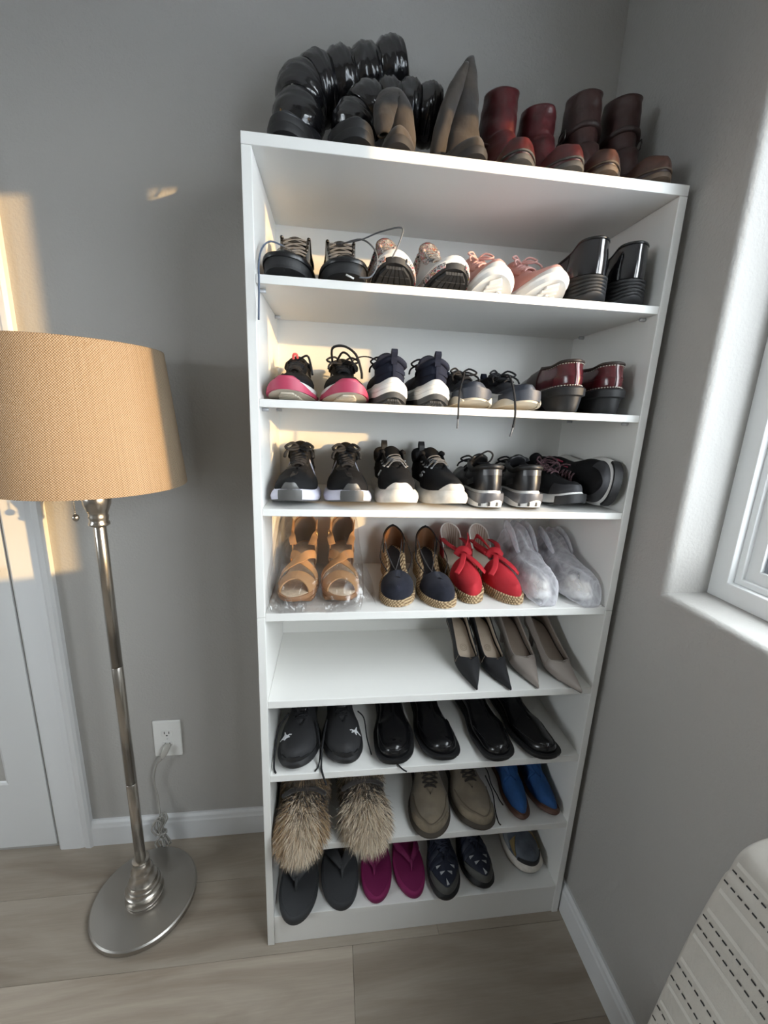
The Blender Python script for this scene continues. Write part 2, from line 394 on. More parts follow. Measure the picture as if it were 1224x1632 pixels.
# ------------------------------------------------------------------ floor lamp
LX, LY = -0.355, 0.14
lamp = thing('floor_lamp', 'brushed nickel floor lamp with a burlap drum shade', 'lamp', (LX, LY, 0))
M_nickel = mat('brushed_nickel', (0.50, 0.47, 0.43), 0.27, 1.0, bump=(300, 0.03, 0.0005))
M_nick2 = mat('brushed_nickel_base', (0.46, 0.44, 0.41), 0.33, 1.0)
b_ = M_nick2.node_tree.nodes['Principled BSDF']; b_.inputs['Anisotropic'].default_value = 0.75; b_.inputs['Roughness'].default_value = 0.3
tg_ = M_nick2.node_tree.nodes.new('ShaderNodeTangent'); tg_.direction_type = 'RADIAL'; tg_.axis = 'Z'; M_nick2.node_tree.links.new(tg_.outputs[0], b_.inputs['Tangent'])
bs = obj('lamp_base', *lathe([(0.120, 0.0), (0.131, 0.003), (0.1325, 0.010), (0.1315, 0.017), (0.128, 0.0205), (0.05, 0.0235), (0.0, 0.0235)][:-1], 72), M_nick2, lamp)
try: bs.data.set_sharp_from_angle(angle=math.radians(25))
except Exception: pass
ped = [(0.046, 0.022), (0.0485, 0.025), (0.0485, 0.029), (0.045, 0.033), (0.0445, 0.048), (0.0465, 0.050), (0.0465, 0.054), (0.043, 0.057), (0.0395, 0.064), (0.0395, 0.066), (0.036, 0.070),
       (0.034, 0.080), (0.0345, 0.083), (0.031, 0.088), (0.026, 0.098), (0.0245, 0.106), (0.027, 0.109), (0.027, 0.112), (0.0235, 0.117), (0.0205, 0.130), (0.0195, 0.140), (0.021, 0.143), (0.021, 0.147), (0.015, 0.149)]
o = obj('pedestal', *lathe(ped, 48), M_nickel, lamp)
try: o.data.set_sharp_from_angle(angle=math.radians(40))
except Exception: pass
for a, b, r in ((0.147, 0.40, 0.0128), (0.40, 0.74, 0.0126), (0.74, 1.098, 0.0124)):
    obj('pole', *lathe([(r, a), (r, b - 0.0008), (r - 0.0006, b)], 28), M_nickel, lamp)
o = obj('lamp_neck', *lathe([(0.0145, 1.088), (0.0205, 1.092), (0.0205, 1.097), (0.018, 1.100), (0.019, 1.106), (0.020, 1.112), (0.0185, 1.116), (0.021, 1.124), (0.0265, 1.138), (0.0275, 1.150), (0.0255, 1.160), (0.016, 1.166)], 36), M_nickel, lamp)
obj('lamp_socket', *lathe([(0.016, 1.165), (0.017, 1.20), (0.0195, 1.205), (0.0195, 1.235), (0.012, 1.24)], 24), M_nickel, lamp)
bulb = obj('light_bulb', *lathe([(0.012, 1.238), (0.014, 1.255), (0.026, 1.285), (0.0305, 1.308), (0.026, 1.332), (0.012, 1.345), (0.001, 1.348)], 24), mat('bulb_white', (0.85, 0.84, 0.8), 0.25), lamp)
# shade
M_burlap = mat('burlap', (0.52, 0.36, 0.20), 0.85)
def burlap_nodes(m):
    nt = m.node_tree; N = nt.nodes; K = nt.links; b = N['Principled BSDF']
    tc = N.new('ShaderNodeTexCoord'); sp = N.new('ShaderNodeSeparateXYZ'); K.new(tc.outputs['Object'], sp.inputs[0])
    at = N.new('ShaderNodeMath'); at.operation = 'ARCTAN2'; K.new(sp.outputs[1], at.inputs[0]); K.new(sp.outputs[0], at.inputs[1])
    def wave(src, k):
        a = N.new('ShaderNodeMath'); a.operation = 'MULTIPLY'; a.inputs[1].default_value = k; K.new(src, a.inputs[0])
        s = N.new('ShaderNodeMath'); s.operation = 'SINE'; K.new(a.outputs[0], s.inputs[0]); return s.outputs[0]
    w1 = wave(at.outputs[0], 235.0); w2 = wave(sp.outputs[2], 2 * PI / 0.0047)
    mu = N.new('ShaderNodeMath'); mu.operation = 'MULTIPLY'; K.new(w1, mu.inputs[0]); K.new(w2, mu.inputs[1])
    # irregular thread thickness
    cb = N.new('ShaderNodeCombineXYZ'); a3 = N.new('ShaderNodeMath'); a3.operation = 'MULTIPLY'; a3.inputs[1].default_value = 45; K.new(at.outputs[0], a3.inputs[0])
    K.new(a3.outputs[0], cb.inputs[0]); K.new(sp.outputs[2], cb.inputs[2])
    nz = N.new('ShaderNodeTexNoise'); nz.inputs['Scale'].default_value = 1.5; nz.inputs['Detail'].default_value = 5; K.new(cb.outputs[0], nz.inputs['Vector'])
    mr = N.new('ShaderNodeMapRange'); mr.inputs[1].default_value = -1; mr.inputs[2].default_value = 1; K.new(mu.outputs[0], mr.inputs[0])
    rp = N.new('ShaderNodeValToRGB'); e = rp.color_ramp.elements; e[0].position = 0.2; e[0].color = (0.13, 0.085, 0.048, 1); e[1].position = 0.75; e[1].color = (0.38, 0.29, 0.20, 1)
    mm = N.new('ShaderNodeMath'); mm.operation = 'MULTIPLY_ADD'; mm.inputs[1].default_value = 0.7; K.new(mr.outputs[0], mm.inputs[0])
    m3 = N.new('ShaderNodeMath'); m3.operation = 'MULTIPLY'; m3.inputs[1].default_value = 0.45; K.new(nz.outputs['Fac'], m3.inputs[0]); K.new(m3.outputs[0], mm.inputs[2])
    K.new(mm.outputs[0], rp.inputs['Fac']); K.new(rp.outputs['Color'], b.inputs['Base Color'])
    bp = N.new('ShaderNodeBump'); bp.inputs['Strength'].default_value = 0.6; bp.inputs['Distance'].default_value = 0.0008; K.new(mu.outputs[0], bp.inputs['Height']); K.new(bp.outputs['Normal'], b.inputs['Normal'])
burlap_nodes(M_burlap)
rb, rt, zb, zt = 0.180, 0.152, 1.183, 1.462
sh = obj('lamp_shade', *lathe([(rb, zb), (rb + 0.001, zb + 0.002), (rt + 0.001, zt - 0.002), (rt, zt), (rt - 0.0025, zt), (rb - 0.0025, zb), (rb, zb)], 96, caps=(False, False)), M_burlap, lamp)
M_wire = mat('lamp_wire', (0.5, 0.48, 0.45), 0.3, 1.0)
obj('harp', *tube([(0.016, 0, 1.21), (0.045, 0, 1.26), (0.052, 0, 1.34), (0.03, 0, 1.42), (0, 0, 1.44), (-0.03, 0, 1.42), (-0.052, 0, 1.34), (-0.045, 0, 1.26), (-0.016, 0, 1.21)], 0.002, 6, 5), M_wire, lamp)
for k in range(3):
    a = 2 * PI * k / 3 + 0.4
    obj('shade_spoke', *tube([(0, 0, 1.44), ((rt - 0.003) * math.cos(a), (rt - 0.003) * math.sin(a), zt - 0.008)], 0.002, 6, smooth=False), M_wire, lamp)
# pull chain
PX = -0.043
chain = obj('pull_chain', *tube([(-0.018, -0.004, 1.222), (-0.036, -0.006, 1.220), (PX, -0.006, 1.20), (PX, -0.006, 1.114)], 0.0009, 5, 4), M_nickel, lamp)
bb = [lathe([(0.0001, z - 0.0017), (0.0014, z - 0.0009), (0.0017, z), (0.0014, z + 0.0009), (0.0001, z + 0.0017)], 8, PX, -0.006) for z in [1.118 + 0.0042 * i for i in range(20)]]
obj('chain_beads', *merge(*bb), M_nickel, chain)
obj('pull_ball', *lathe([(0.0001, 1.100), (0.0045, 1.1018), (0.0075, 1.1075), (0.0062, 1.113), (0.0025, 1.1165), (0.0001, 1.117)], 16, PX, -0.006), M_nickel, chain)
# cord: clear plug in the lower socket, down the wall, tied hank, to the base
M_cord = mat('clear_cord', (0.50, 0.48, 0.44), 0.18, coat=0.6, trans=0.35)
def L(*p): return [(x - LX, y - LY, z) for x, y, z in p]
cord = obj('power_cord', *tube(L((-0.345, 0.293, 0.322), (-0.362, 0.298, 0.300), (-0.374, 0.302, 0.262), (-0.377, 0.303, 0.225), (-0.370, 0.300, 0.185), (-0.367, 0.296, 0.14), (-0.366, 0.29, 0.10), (-0.372, 0.284, 0.085)), 0.0026, 7, 6), M_cord, lamp)
hank = []
for k in range(5):
    dx = (k - 2) * 0.0038; dy = ((k * 7) % 5 - 2) * 0.004
    hank.append(tube(L((-0.365 + dx, 0.280 + dy, 0.062), (-0.374 + dx * 1.5, 0.281 + dy, 0.085), (-0.362 + dx * 1.4, 0.285 + dy, 0.112 + 0.004 * k), (-0.350 + dx, 0.283 + dy, 0.108), (-0.360 + dx * 0.4, 0.280 + dy, 0.080), (-0.358 + dx * 0.5, 0.278 + dy, 0.06),
                       (-0.366 + dx * 1.6, 0.278 + dy, 0.035), (-0.356 + dx * 1.2, 0.277 + dy, 0.008 + 0.002 * k), (-0.346 + dx * 1.2, 0.278 + dy, 0.022), (-0.355 + dx * 0.5, 0.279 + dy, 0.052)), 0.0024, 6, 5))
hank.append(tube(L(*[(-0.360 + 0.014 * math.cos(a * 1.3), 0.280 + 0.010 * math.sin(a * 1.3), 0.062 + 0.0006 * a) for a in range(12)]), 0.0024, 6, 3))
obj('cord_hank', *merge(*hank), M_cord, cord)
obj('cord_tail', *tube(L((-0.355, 0.277, 0.05), (-0.352, 0.272, 0.02), (-0.350, 0.266, 0.006), (-0.350, 0.255, 0.006)), 0.0024, 6, 5), M_cord, cord)
pg = [[(-0.333 + s * 0.006 * k, 0.3118, 0.3545 + 0.0085 * t) for s, t in ((-1, -1), (1, -1), (1, 1), (-1, 1))] for k in (1,)]
rings = []
for (cx, cy, cz, w, h) in ((-0.332, 0.3119, 0.3555, 0.0115, 0.008), (-0.334, 0.303, 0.350, 0.0115, 0.008), (-0.339, 0.297, 0.336, 0.0095, 0.007), (-0.345, 0.293, 0.322, 0.004, 0.004)):
    rings.append([(cx + w * math.cos(a) - LX, cy - 0.4 * h * math.sin(a) - LY, cz + h * math.sin(a)) for a in [2 * PI * j / 12 for j in range(12)]])
obj('plug', *loft(rings, True, True, True), mat('clear_plug', (0.62, 0.60, 0.55), 0.15, coat=0.5, trans=0.3), cord)

# ------------------------------------------------------------------ slipcovered armchair by the window
def armchair():
    a = thing('upholstered_chair', 'cream slipcovered chair with dashed charcoal stripes on its back, under the window', 'chair', (0.62, -0.75, 0))
    M_f = mat('cream_linen', (0.52, 0.495, 0.45), 0.9, bump=(420, 0.35, 0.001), var=(14, 0.06), sheen=0.2)
    M_rib = mat('cream_rib', (0.62, 0.60, 0.555), 0.9, bump=(600, 0.3, 0.001))
    M_d = mat('charcoal_thread', (0.035, 0.035, 0.038), 0.85)
    y0, y1 = -1.12, -0.43
    # profile in (x,z) from wall side over the rounded top down the sloping side
    pr = [(0.795, 0.03), (0.798, 0.40), (0.799, 0.70), (0.795, 0.790), (0.775, 0.815), (0.745, 0.816), (0.722, 0.808), (0.708, 0.793), (0.701, 0.768), (0.692, 0.742), (0.672, 0.672), (0.655, 0.60), (0.645, 0.55), (0.632, 0.47), (0.615, 0.34), (0.603, 0.20), (0.597, 0.03)]
    P = catmull([(x, 0, z) for x, z in pr], 4)
    cxm, czm = 0.71, 0.4
    ys = [(y1, 0.006), (y1 - 0.0015, 0.0025), (y1 - 0.005, 0.0), (y1 - 0.02, 0.0), (-0.6, 0.0), (-0.75, 0.0), (-0.95, 0.0), (y0 + 0.02, 0.0), (y0 + 0.006, 0.006), (y0, 0.02)]
    rings = []
    for y, e in ys:
        rg = []
        for p in P:
            d = Vector((p.x - cxm, 0, (p.z - czm) * 0.35)).normalized()
            wv = 0.003 * math.sin(9 * p.z + 5 * y)
            rg.append((min(0.803, p.x - d.x * e + (wv if p.x < 0.7 else 0)) - 0.62, y + 0.75, max(0.02, p.z - d.z * e)))
        rings.append(rg)
    obj('backrest', *loft(rings, False), M_f, a)
    # closing ends
    for rg, s in ((rings[0], 1), (rings[-1], -1)):
        obj('end_panel', rg, [tuple(range(len(rg)))], M_f, a, smooth=False)
    # cumulative arc length from the top edge
    def at(sv):
        acc = 0
        for i in range(18, len(P) - 1):
            l = (P[i + 1] - P[i]).length
            if acc + l >= sv:
                t = (sv - acc) / l; p = P[i].lerp(P[i + 1], t); tg = (P[i + 1] - P[i]).normalized(); n = Vector((-tg.z, 0, tg.x))
                if n.x > 0 and n.z < 0.3: n = -n
                if n.z < 0: n = -n
                return p, tg, n
            acc += l
        return P[-1], Vector((0, 0, -1)), Vector((-1, 0, 0))
    def surf(sv, y):
        p, tg, n = at(sv); wv = 0.003 * math.sin(9 * p.z + 5 * y)
        n = Vector((-abs(n.x), 0, abs(n.z)))
        return Vector((p.x + (wv if p.x < 0.7 else 0), y, p.z)), tg, n
    base = None
    def s_of_z(z):
        acc = 0
        for i in range(18, len(P) - 1):
            if P[i + 1].z <= z: return acc
            acc += (P[i + 1] - P[i]).length
        return acc
    def strip(sv, w, ya, yb, h, drop):
        pts = []
        for y in (ya, (ya + yb) / 2, yb):
            s2 = sv + drop * (y1 - y) ** 2
            for q in (-w / 2, w / 2):
                p, tg, n = surf(s2 + q, y); pts.append(p + n * h - Vector((0.62, -0.75, 0)))
        return pts, [(0, 1, 3, 2), (2, 3, 5, 4)]
    for zi, (za, zb_) in enumerate(((0.767, 0.751), (0.679, 0.663), (0.592, 0.572), (0.50, 0.48), (0.40, 0.38), (0.30, 0.28))):
        drop = 0.02 + 0.10 * zi
        for z, rib in ((za, -0.012), (zb_, 0.016)):
            sv = s_of_z(z); ds = []
            y = y1 - 0.0045
            while y > y0 + 0.02:
                ds.append(strip(sv, 0.0024, y, y - 0.0062, 0.0010, drop)); y -= 0.0098
            obj('stitch_line', *merge(*ds), M_d, a)
            rs = []; y = y1 - 0.0055
            while y > y0 + 0.02: rs.append(strip(sv + rib, 0.006, y, y - 0.03, 0.0004, drop)); y -= 0.03
            obj('woven_rib', *merge(*rs), M_rib, a)
    for nm, x0, x1, z0, z1, w in (('seat_cushion', 0.17, 0.612, 0.262, 0.385, 0.035), ('seat_base', 0.19, 0.602, 0.03, 0.26, 0.012)):
        o = obj(nm, *boxvf(x0 - 0.62, x1 - 0.62, y0 + 0.03 + 0.75, y1 - 0.02 + 0.75, z0, z1), M_f, a, True); bevel(o, w, 4)
    for x in (0.22, 0.78):
        for y in (-1.06, -0.48):
            obj('foot', *[list(map(lambda p: (p[0] - 0.62, p[1] + 0.75, p[2]), boxvf(x - 0.012, x + 0.012, y - 0.012, y + 0.012, 0, 0.03)[0])), boxvf(0, 1, 0, 1, 0, 1)[1]], mat('foot_wood', (0.08, 0.05, 0.03), 0.5), a, False)
armchair()

# ================================================================== shoe building kit
def ss(x, a, b):
    t = max(0.0, min(1.0, (x - a) / (b - a))); return t * t * (3 - 2 * t)
def const(c): return (lambda s: c)
def weld(o, d=2e-5):
    bm = bmesh.new(); bm.from_mesh(o.data); bmesh.ops.remove_doubles(bm, verts=bm.verts, dist=d); bm.to_mesh(o.data); bm.free(); o.data.update()
class Shoe:
    """A last: x from heel (0) to toe (L), y across, z up. Angle a: 0 = toe tip, pi = heel, positive side +y."""
    def __init__(s, name, label, cat, L, W, side=1, group=None, heel=.68, waist=.66, ball=1.0, toe=.92, tl=.24, tp=2.0, tr=.5, hl=.16, bend=.010, n=56):
        s.L, s.W, s.side, s.n = L, W, side, n
        s.tl, s.tp, s.tr, s.hl, s.bend = tl, tp, tr, hl, bend
        s._w = tab([(0, heel), (.14, heel * 1.03), (.38, waist), (.66, ball), (.80, (ball + toe) / 2), (1, toe)])
        s.root = thing(name, label, cat, group=group)
        s.z_foot = const(0.02); s.z_bot = const(0.0)
    def place(s, x, y, z, deg, anchor='toe', pitch=0.0, roll=0.0):
        a = math.radians(deg); d = Vector((math.cos(a), math.sin(a)))
        if anchor == 'toe': p = Vector((x, y)) - d * s.L
        elif anchor == 'heel': p = Vector((x, y))
        else: p = Vector((x, y)) - d * s.L / 2
        s.root.location = (p.x, p.y, z + 0.0004); s.root.rotation_euler = (math.radians(roll), math.radians(pitch), a)
        return s
    def w(s, t):
        f = 1.0
        if t < s.hl: f *= math.sqrt(max(0, 1 - ((s.hl - t) / s.hl) ** 2))
        if t > 1 - s.tl: f *= max(0, 1 - ((t - 1 + s.tl) / s.tl) ** s.tp) ** s.tr
        return s._w(t) * s.W / 2 * f
    def cl(s, t): return -s.side * s.bend * ((t - .45) / .55) ** 2 * (1 if t > .45 else 0.4) + s.side * 0.0
    def per(s, a, e=0.0):
        t = .5 + .5 * math.cos(a); sg = 1 if math.sin(a) >= 0 else -1
        x = -e + t * (s.L + 2 * e); y = s.cl(t) + sg * s.w(t)
        w0 = s.w(t); k = min(1, w0 / (s.W * .25)) if s.W else 1
        return x, y + sg * e * k, t, sg
    def ring(s, e, zf):
        out = []
        for i in range(s.n):
            x, y, t, sg = s.per(2 * PI * i / s.n, e); out.append((x, y, zf(t) if callable(zf) else zf))
        return out
    def add(s, name, vf, m, parent=None, smooth=True, sharp=None):
        o = obj(name, vf[0], vf[1], m, parent or s.root, smooth)
        if sharp:
            try: o.data.set_sharp_from_angle(angle=math.radians(sharp))
            except Exception: pass
        return o
    def slab(s, name, levels, m, parent=None, sharp=50):
        """stack of outline rings, closed top and bottom"""
        R = [s.ring(e, z) for e, z in levels]; v, f = loft(R, True); n = s.n; K = (len(R) - 1) * n
        for i in range(n // 2):
            j = (n - i) % n; j2 = n - i - 1
            q = (i, i + 1, j2, j)
            if len(set(q)) == 4:
                f.append(tuple(reversed(q)) if True else q); f.append(tuple(K + k for k in q))
            else:
                q = tuple(dict.fromkeys(q))
                if len(q) == 3: f.append(tuple(reversed(q))); f.append(tuple(K + k for k in q))
        return s.add(name, (v, f), m, parent, True, sharp)
    # ---- upper
    def setup(s, foot, ridge, top, st, ow, e=-0.003, toe_in=.05, hb=.03, k1=.62, k2=.72, bulge=.0, heel_end=.22, kc=.35):
        s.foot, s.ridge, s.top, s.st, s.ow, s.ue, s.toe_in, s.hb = foot, ridge, top, st, ow, e, toe_in, hb
        s.k1, s.k2, s.bulge, s.he, s.kc = k1, k2, bulge, heel_end, kc
    def pt(s, a, v):
        x, y, t, sg = s.per(a, s.ue)
        P = Vector((x, y, s.foot(t)))
        if t >= s.st:
            u = (t - s.st) / (1 - s.st); tT = s.st + (1 - s.st - s.toe_in) * u
            T = Vector((tT * s.L, s.cl(tT), s.ridge(tT))); wg = 0
        else:
            q = t / s.st; tT = s.hb + (s.st - s.hb) * q
            ho = s.ow(tT)
            if q < s.he: ho *= math.sqrt(max(0, 1 - ((s.he - q) / s.he) ** 2))
            T = Vector((tT * s.L, s.cl(tT) + sg * ho, s.top(tT))); wg = ss(s.st - t, 0.0, .14)
        dz = T.z - P.z
        n = Vector((math.cos(a) * .6, math.sin(a), 0))
        c1 = P + Vector((0, 0, dz * s.k1)) + n * s.bulge
        c2v = Vector((T.x + (P.x - T.x) * s.k2, T.y + (P.y - T.y) * s.k2, T.z)); c2c = T + Vector((0, 0, -dz * s.kc)) + (P - T) * .12
        c2 = c2v.lerp(c2c, wg)
        b = 1 - v
        return P * b ** 3 + c1 * (3 * b * b * v) + c2 * (3 * b * v * v) + T * v ** 3
    def nrm(s, a, v):
        h = .01
        du = s.pt(a + h, v) - s.pt(a - h, v); v0 = max(0, v - .02); v1 = min(1, v + .02)
        dv = s.pt(a, v1) - s.pt(a, v0); n = du.cross(dv)
        if n.length < 1e-10: return Vector((0, 0, 1))
        n.normalize(); c = s.pt(a, v) - Vector((s.L * .5, 0, 0.02))
        return n
    def upper(s, m, name='upper', rows=10, thick=.0028, n=None):
        n = n or s.n
        rings = [[s.pt(2 * PI * i / n, j / rows) for i in range(n)] for j in range(rows + 1)]
        o = s.add(name, loft(rings, True), m); weld(o)
        if thick:
            md = o.modifiers.new('thickness', 'SOLIDIFY'); md.thickness = thick; md.offset = -1
        s.up = o; return o
    def panel(s, name, m, a0, a1, v0, v1, off=.0014, na=16, nv=4, parent=None, smooth=True):
        v0 = v0 if callable(v0) else const(v0); v1 = v1 if callable(v1) else const(v1)
        O, I = [], []
        for j in range(nv + 1):
            ro, ri = [], []
            for i in range(na + 1):
                t = i / na; a = a0 + (a1 - a0) * t; v = v0(t) + (v1(t) - v0(t)) * j / nv
                p = s.pt(a, v); q = s.nrm(a, v); ro.append(p + q * off); ri.append(p - q * .001 * (1 if off > 0 else -1))
            O.append(ro); I.append(ri)
        v, f = loft(O, False); w = na + 1; base = len(v)
        edge = [i for i in range(w)] + [w * j + w - 1 for j in range(1, nv + 1)] + [w * nv + i for i in range(w - 2, -1, -1)] + [w * j for j in range(nv - 1, 0, -1)]
        II = [p for r in I for p in r]
        for k in edge: v.append(II[k])
        L_ = len(edge)
        for k in range(L_): f.append((edge[k], edge[(k + 1) % L_], base + (k + 1) % L_, base + k))
        o = s.add(name, (v, f), m, parent, smooth); weld(o); o.data.set_sharp_from_angle(angle=math.radians(60)); return o
    def both(s, name, m, s0, s1, v0, v1, sides=(1, -1), **k):
        for sg in sides: s.panel(name, m, sg * s.A(s0), sg * s.A(s1), v0, v1, **k)
    def A(s, t): return math.acos(max(-1, min(1, 2 * t - 1)))
    def collar(s, m, r=.003, name='collar', s1=None):
        s1 = s1 or s.st - .015; a0 = s.A(s1); N = 40
        P = [s.pt(a0 + (2 * PI - 2 * a0) * i / N, 1.0) for i in range(N + 1)]
        return s.add(name, tube(P, r, 7, smooth=False), m)
    def lining(s, m, s1=None, v0=.35, off=-.0045, name='lining'):
        s1 = s1 or s.st - .01; a0 = s.A(s1)
        return s.panel(name, m, a0, 2 * PI - a0, v0, .985, off, 36, 5)
    def insole(s, m, dz=.004, e=-.010, name='insole'):
        return s.slab(name, [(e, lambda t: s.foot(t) + dz - .003), (e, lambda t: s.foot(t) + dz)], m)
    def stitch(s, m, a0, a1, v, n=24, w=.0007, parent=None, off=.0018, name='stitching', duty=.55):
        """row of thread dashes lying on the upper"""
        v = v if callable(v) else const(v); parts = []
        for i in range(n):
            t0, t1 = i / n, (i + duty) / n
            P = [s.pt(a0 + (a1 - a0) * t, v(t)) + s.nrm(a0 + (a1 - a0) * t, v(t)) * off for t in (t0, t1)]
            parts.append(tube(P, w, 4, smooth=False))
        return s.add(name, merge(*parts), m, parent or s.up)
    def tongue(s, m, t0, t1, z1, hw=.022, lift=.002, name='tongue', th=.005, t_b=.44):
        """strip under the laces from t0 (front), along the throat line to t_b, then free up to t1 at height z1"""
        R = []; K = 12; zb_ = s.top(t_b)
        for k in range(K + 1):
            q = k / K; t = t0 + (t1 - t0) * q
            if t >= t_b: zz = s.top(t) + lift - .003 * (1 - ss(q, 0, .2))
            else: zz = zb_ + lift + (z1 - zb_ - lift) * ((t_b - t) / (t_b - t1)) ** .8
            hwk = hw * (.55 + .45 * ss(q, 0, .6)) * (1 if q < .95 else .84)
            rg = []
            for j in range(9):
                u = -1 + j / 4; rg.append((t * s.L, s.cl(t) + u * hwk, zz - .45 * hwk * u * u))
            for j in range(8, -1, -1):
                u = -1 + j / 4; rg.append((t * s.L - th * .5, s.cl(t) + u * hwk, zz - .45 * hwk * u * u - th))
            R.append(rg)
        return s.add(name, loft(R, True, True, True), m)
    def laces(s, m, t0, t1, rows, r=.0019, arch=.007, flat=1.0, cross=True, name='laces', ev=.93, bow=True, bowr=.03, ends=None, seed=0):
        rnd = random.Random(seed); parts = []; E = []
        for k in range(rows):
            t = t0 + (t1 - t0) * k / max(1, rows - 1)
            q = [s.pt(sg * s.A(t), ev) + s.nrm(sg * s.A(t), ev) * (r * .8) for sg in (1, -1)]; E.append(q)
        def bar(p, q, up):
            m_ = (p + q) / 2 + Vector((0, 0, up)); c1 = p.lerp(m_, .5) + Vector((0, 0, up * .35)); c2 = q.lerp(m_, .5) + Vector((0, 0, up * .35))
            parts.append(tube([p, c1, m_, c2, q], r, 6, 3, flat=flat))
        for k in range(rows):
            if not cross or k == 0: bar(E[k][0], E[k][1], arch)
            if cross and k + 1 < rows:
                bar(E[k][0], E[k + 1][1], arch); bar(E[k][1], E[k + 1][0], arch * 1.25)
        c = (E[-1][0] + E[-1][1]) / 2 + Vector((0, 0, arch + r))
        if bow:
            for sg in (1, -1):
                b1 = c + Vector((.006, sg * bowr * .5, .012)); b2 = c + Vector((.018, sg * bowr, .004)); b3 = c + Vector((.022, sg * bowr * .6, -.002))
                parts.append(tube([c, b1, b2, b3, c + Vector((.004, 0, 0))], r, 6, 4))
                parts.append(tube([c, c + Vector((.012, sg * .012, .004)), c + Vector((.028, sg * (.02 + rnd.random() * .01), -.006)), c + Vector((.04, sg * .03, -.016))], r, 6, 4))
        return s.add(name, merge(*parts), m)
    def tab_loop(s, m, h=.028, w=.006, t=.0022, name='pull_tab', lean=-.004, drop=.014):
        """fabric loop standing on the heel of the collar"""
        p = s.pt(PI, 1.0); q = s.pt(PI, .72)
        path = [q + Vector((-.003, 0, 0)), p + Vector((-.004, 0, 0)), p + Vector((lean - .004, 0, h * .6)), p + Vector((lean, 0, h)), p + Vector((lean + .006, 0, h * .92)), p + Vector((.007, 0, h * .4)), p + Vector((.007, 0, -.006))]
        P = catmull(path, 4); R = []
        for i, c in enumerate(P):
            d = (P[min(i + 1, len(P) - 1)] - P[max(i - 1, 0)]).normalized(); n = Vector((d.z, 0, -d.x)) * (t / 2)
            R.append([c + n + Vector((0, w, 0)), c + n - Vector((0, w, 0)), c - n - Vector((0, w, 0)), c - n + Vector((0, w, 0))])
        return s.add(name, loft(R, True, True, True), m, None, False)

def strap(pts, hw, th=.0025, up=None, n=5, taper=None):
    """flat ribbon along pts; hw half width (number or list); up = list/one normal hint"""
    C = catmull(pts, n) if len(pts) > 2 else [Vector(p) for p in pts]; m = len(C); R = []
    U = [Vector(u) for u in up] if isinstance(up, list) else None
    for i, c in enumerate(C):
        d = (C[min(i + 1, m - 1)] - C[max(i - 1, 0)]).normalized()
        if U:
            t = i / (m - 1) * (len(U) - 1); k = min(int(t), len(U) - 2); u = U[k].lerp(U[k + 1], t - k)
        else: u = Vector(up or (0, 0, 1))
        u = (u - d * u.dot(d)).normalized(); b = d.cross(u)
        h = hw if isinstance(hw, (int, float)) else hw[min(int(i / (m - 1) * (len(hw) - 1)), len(hw) - 2)] + (hw[min(int(i / (m - 1) * (len(hw) - 1)), len(hw) - 2) + 1] - hw[min(int(i / (m - 1) * (len(hw) - 1)), len(hw) - 2)]) * (i / (m - 1) * (len(hw) - 1) - min(int(i / (m - 1) * (len(hw) - 1)), len(hw) - 2))
        R.append([c + b * h + u * th * .5, c + b * h * .5 + u * th, c - b * h * .5 + u * th, c - b * h + u * th * .5, c - b * h - u * th * .3, c + b * h - u * th * .3])
    return loft(R, True, True, True)

def tubeshaft(path, radii, seg=28, n=5, puff=0, wr=0.0, seed=0, flatten=None, hint=(1, 0, 0)):
    """open leg of a boot: rings along a path; radii list of (a,b) at the control points; puff = number of quilted segments"""
    C = catmull(path, n); m = len(C); rings = []; rnd = random.Random(seed); ph = [rnd.uniform(0, 6.28) for _ in range(8)]
    nrm = None
    for i, c in enumerate(C):
        d = (C[min(i + 1, m - 1)] - C[max(i - 1, 0)]).normalized(); q = i / (m - 1)
        if nrm is None: h = Vector(hint); nrm = (h - d * h.dot(d)).normalized()
        else: nrm = (nrm - d * nrm.dot(d)).normalized()
        bn = d.cross(nrm); t = q * (len(radii) - 1); k = min(int(t), len(radii) - 2); f = t - k
        ra = radii[k][0] + (radii[k + 1][0] - radii[k][0]) * f; rb_ = radii[k][1] + (radii[k + 1][1] - radii[k][1]) * f
        g = 1.0
        if puff: g = .80 + .22 * abs(math.sin(PI * q * puff)) ** .55
        rg = []
        for j in range(seg):
            a = 2 * PI * j / seg
            w = 1 + wr * (math.sin(3 * a + 14 * q + ph[0]) * .5 + math.sin(5 * a - 22 * q + ph[1]) * .35 + math.sin(2 * a + 37 * q + ph[2]) * .45)
            if puff: w *= 1 + .03 * math.sin(4 * a + ph[3] + 7 * int(q * puff))
            rg.append(c + nrm * (ra * g * w * math.cos(a)) + bn * (rb_ * g * w * math.sin(a)))
        rings.append(rg)
    return rings

# ---- shared materials
BLK = mat('black_leather', (0.007, 0.007, 0.008), 0.33, bump=(420, 0.12, 0.001))
BLK_G = mat('black_leather_polished', (0.006, 0.006, 0.007), 0.24, bump=(160, 0.10, 0.001), coat=0.15)
PATENT = mat('black_patent', (0.008, 0.008, 0.010), 0.08, coat=1.0)
BKN = mat('black_knit', (0.009, 0.009, 0.010), 0.85, bump=(900, 0.5, 0.001), spec=0.2)
BKS = mat('black_synthetic', (0.008, 0.008, 0.009), 0.5, bump=(500, 0.2, 0.001))
BRB = mat('black_rubber', (0.010, 0.010, 0.011), 0.6, bump=(350, 0.15, 0.001))
GRB = mat('grey_rubber', (0.10, 0.10, 0.10), 0.7, bump=(350, 0.15, 0.001))
CHR = mat('charcoal_rubber', (0.045, 0.046, 0.047), 0.65, bump=(300, 0.2, 0.001))
WHF = mat('white_foam', (0.72, 0.71, 0.69), 0.6, bump=(500, 0.12, 0.001))
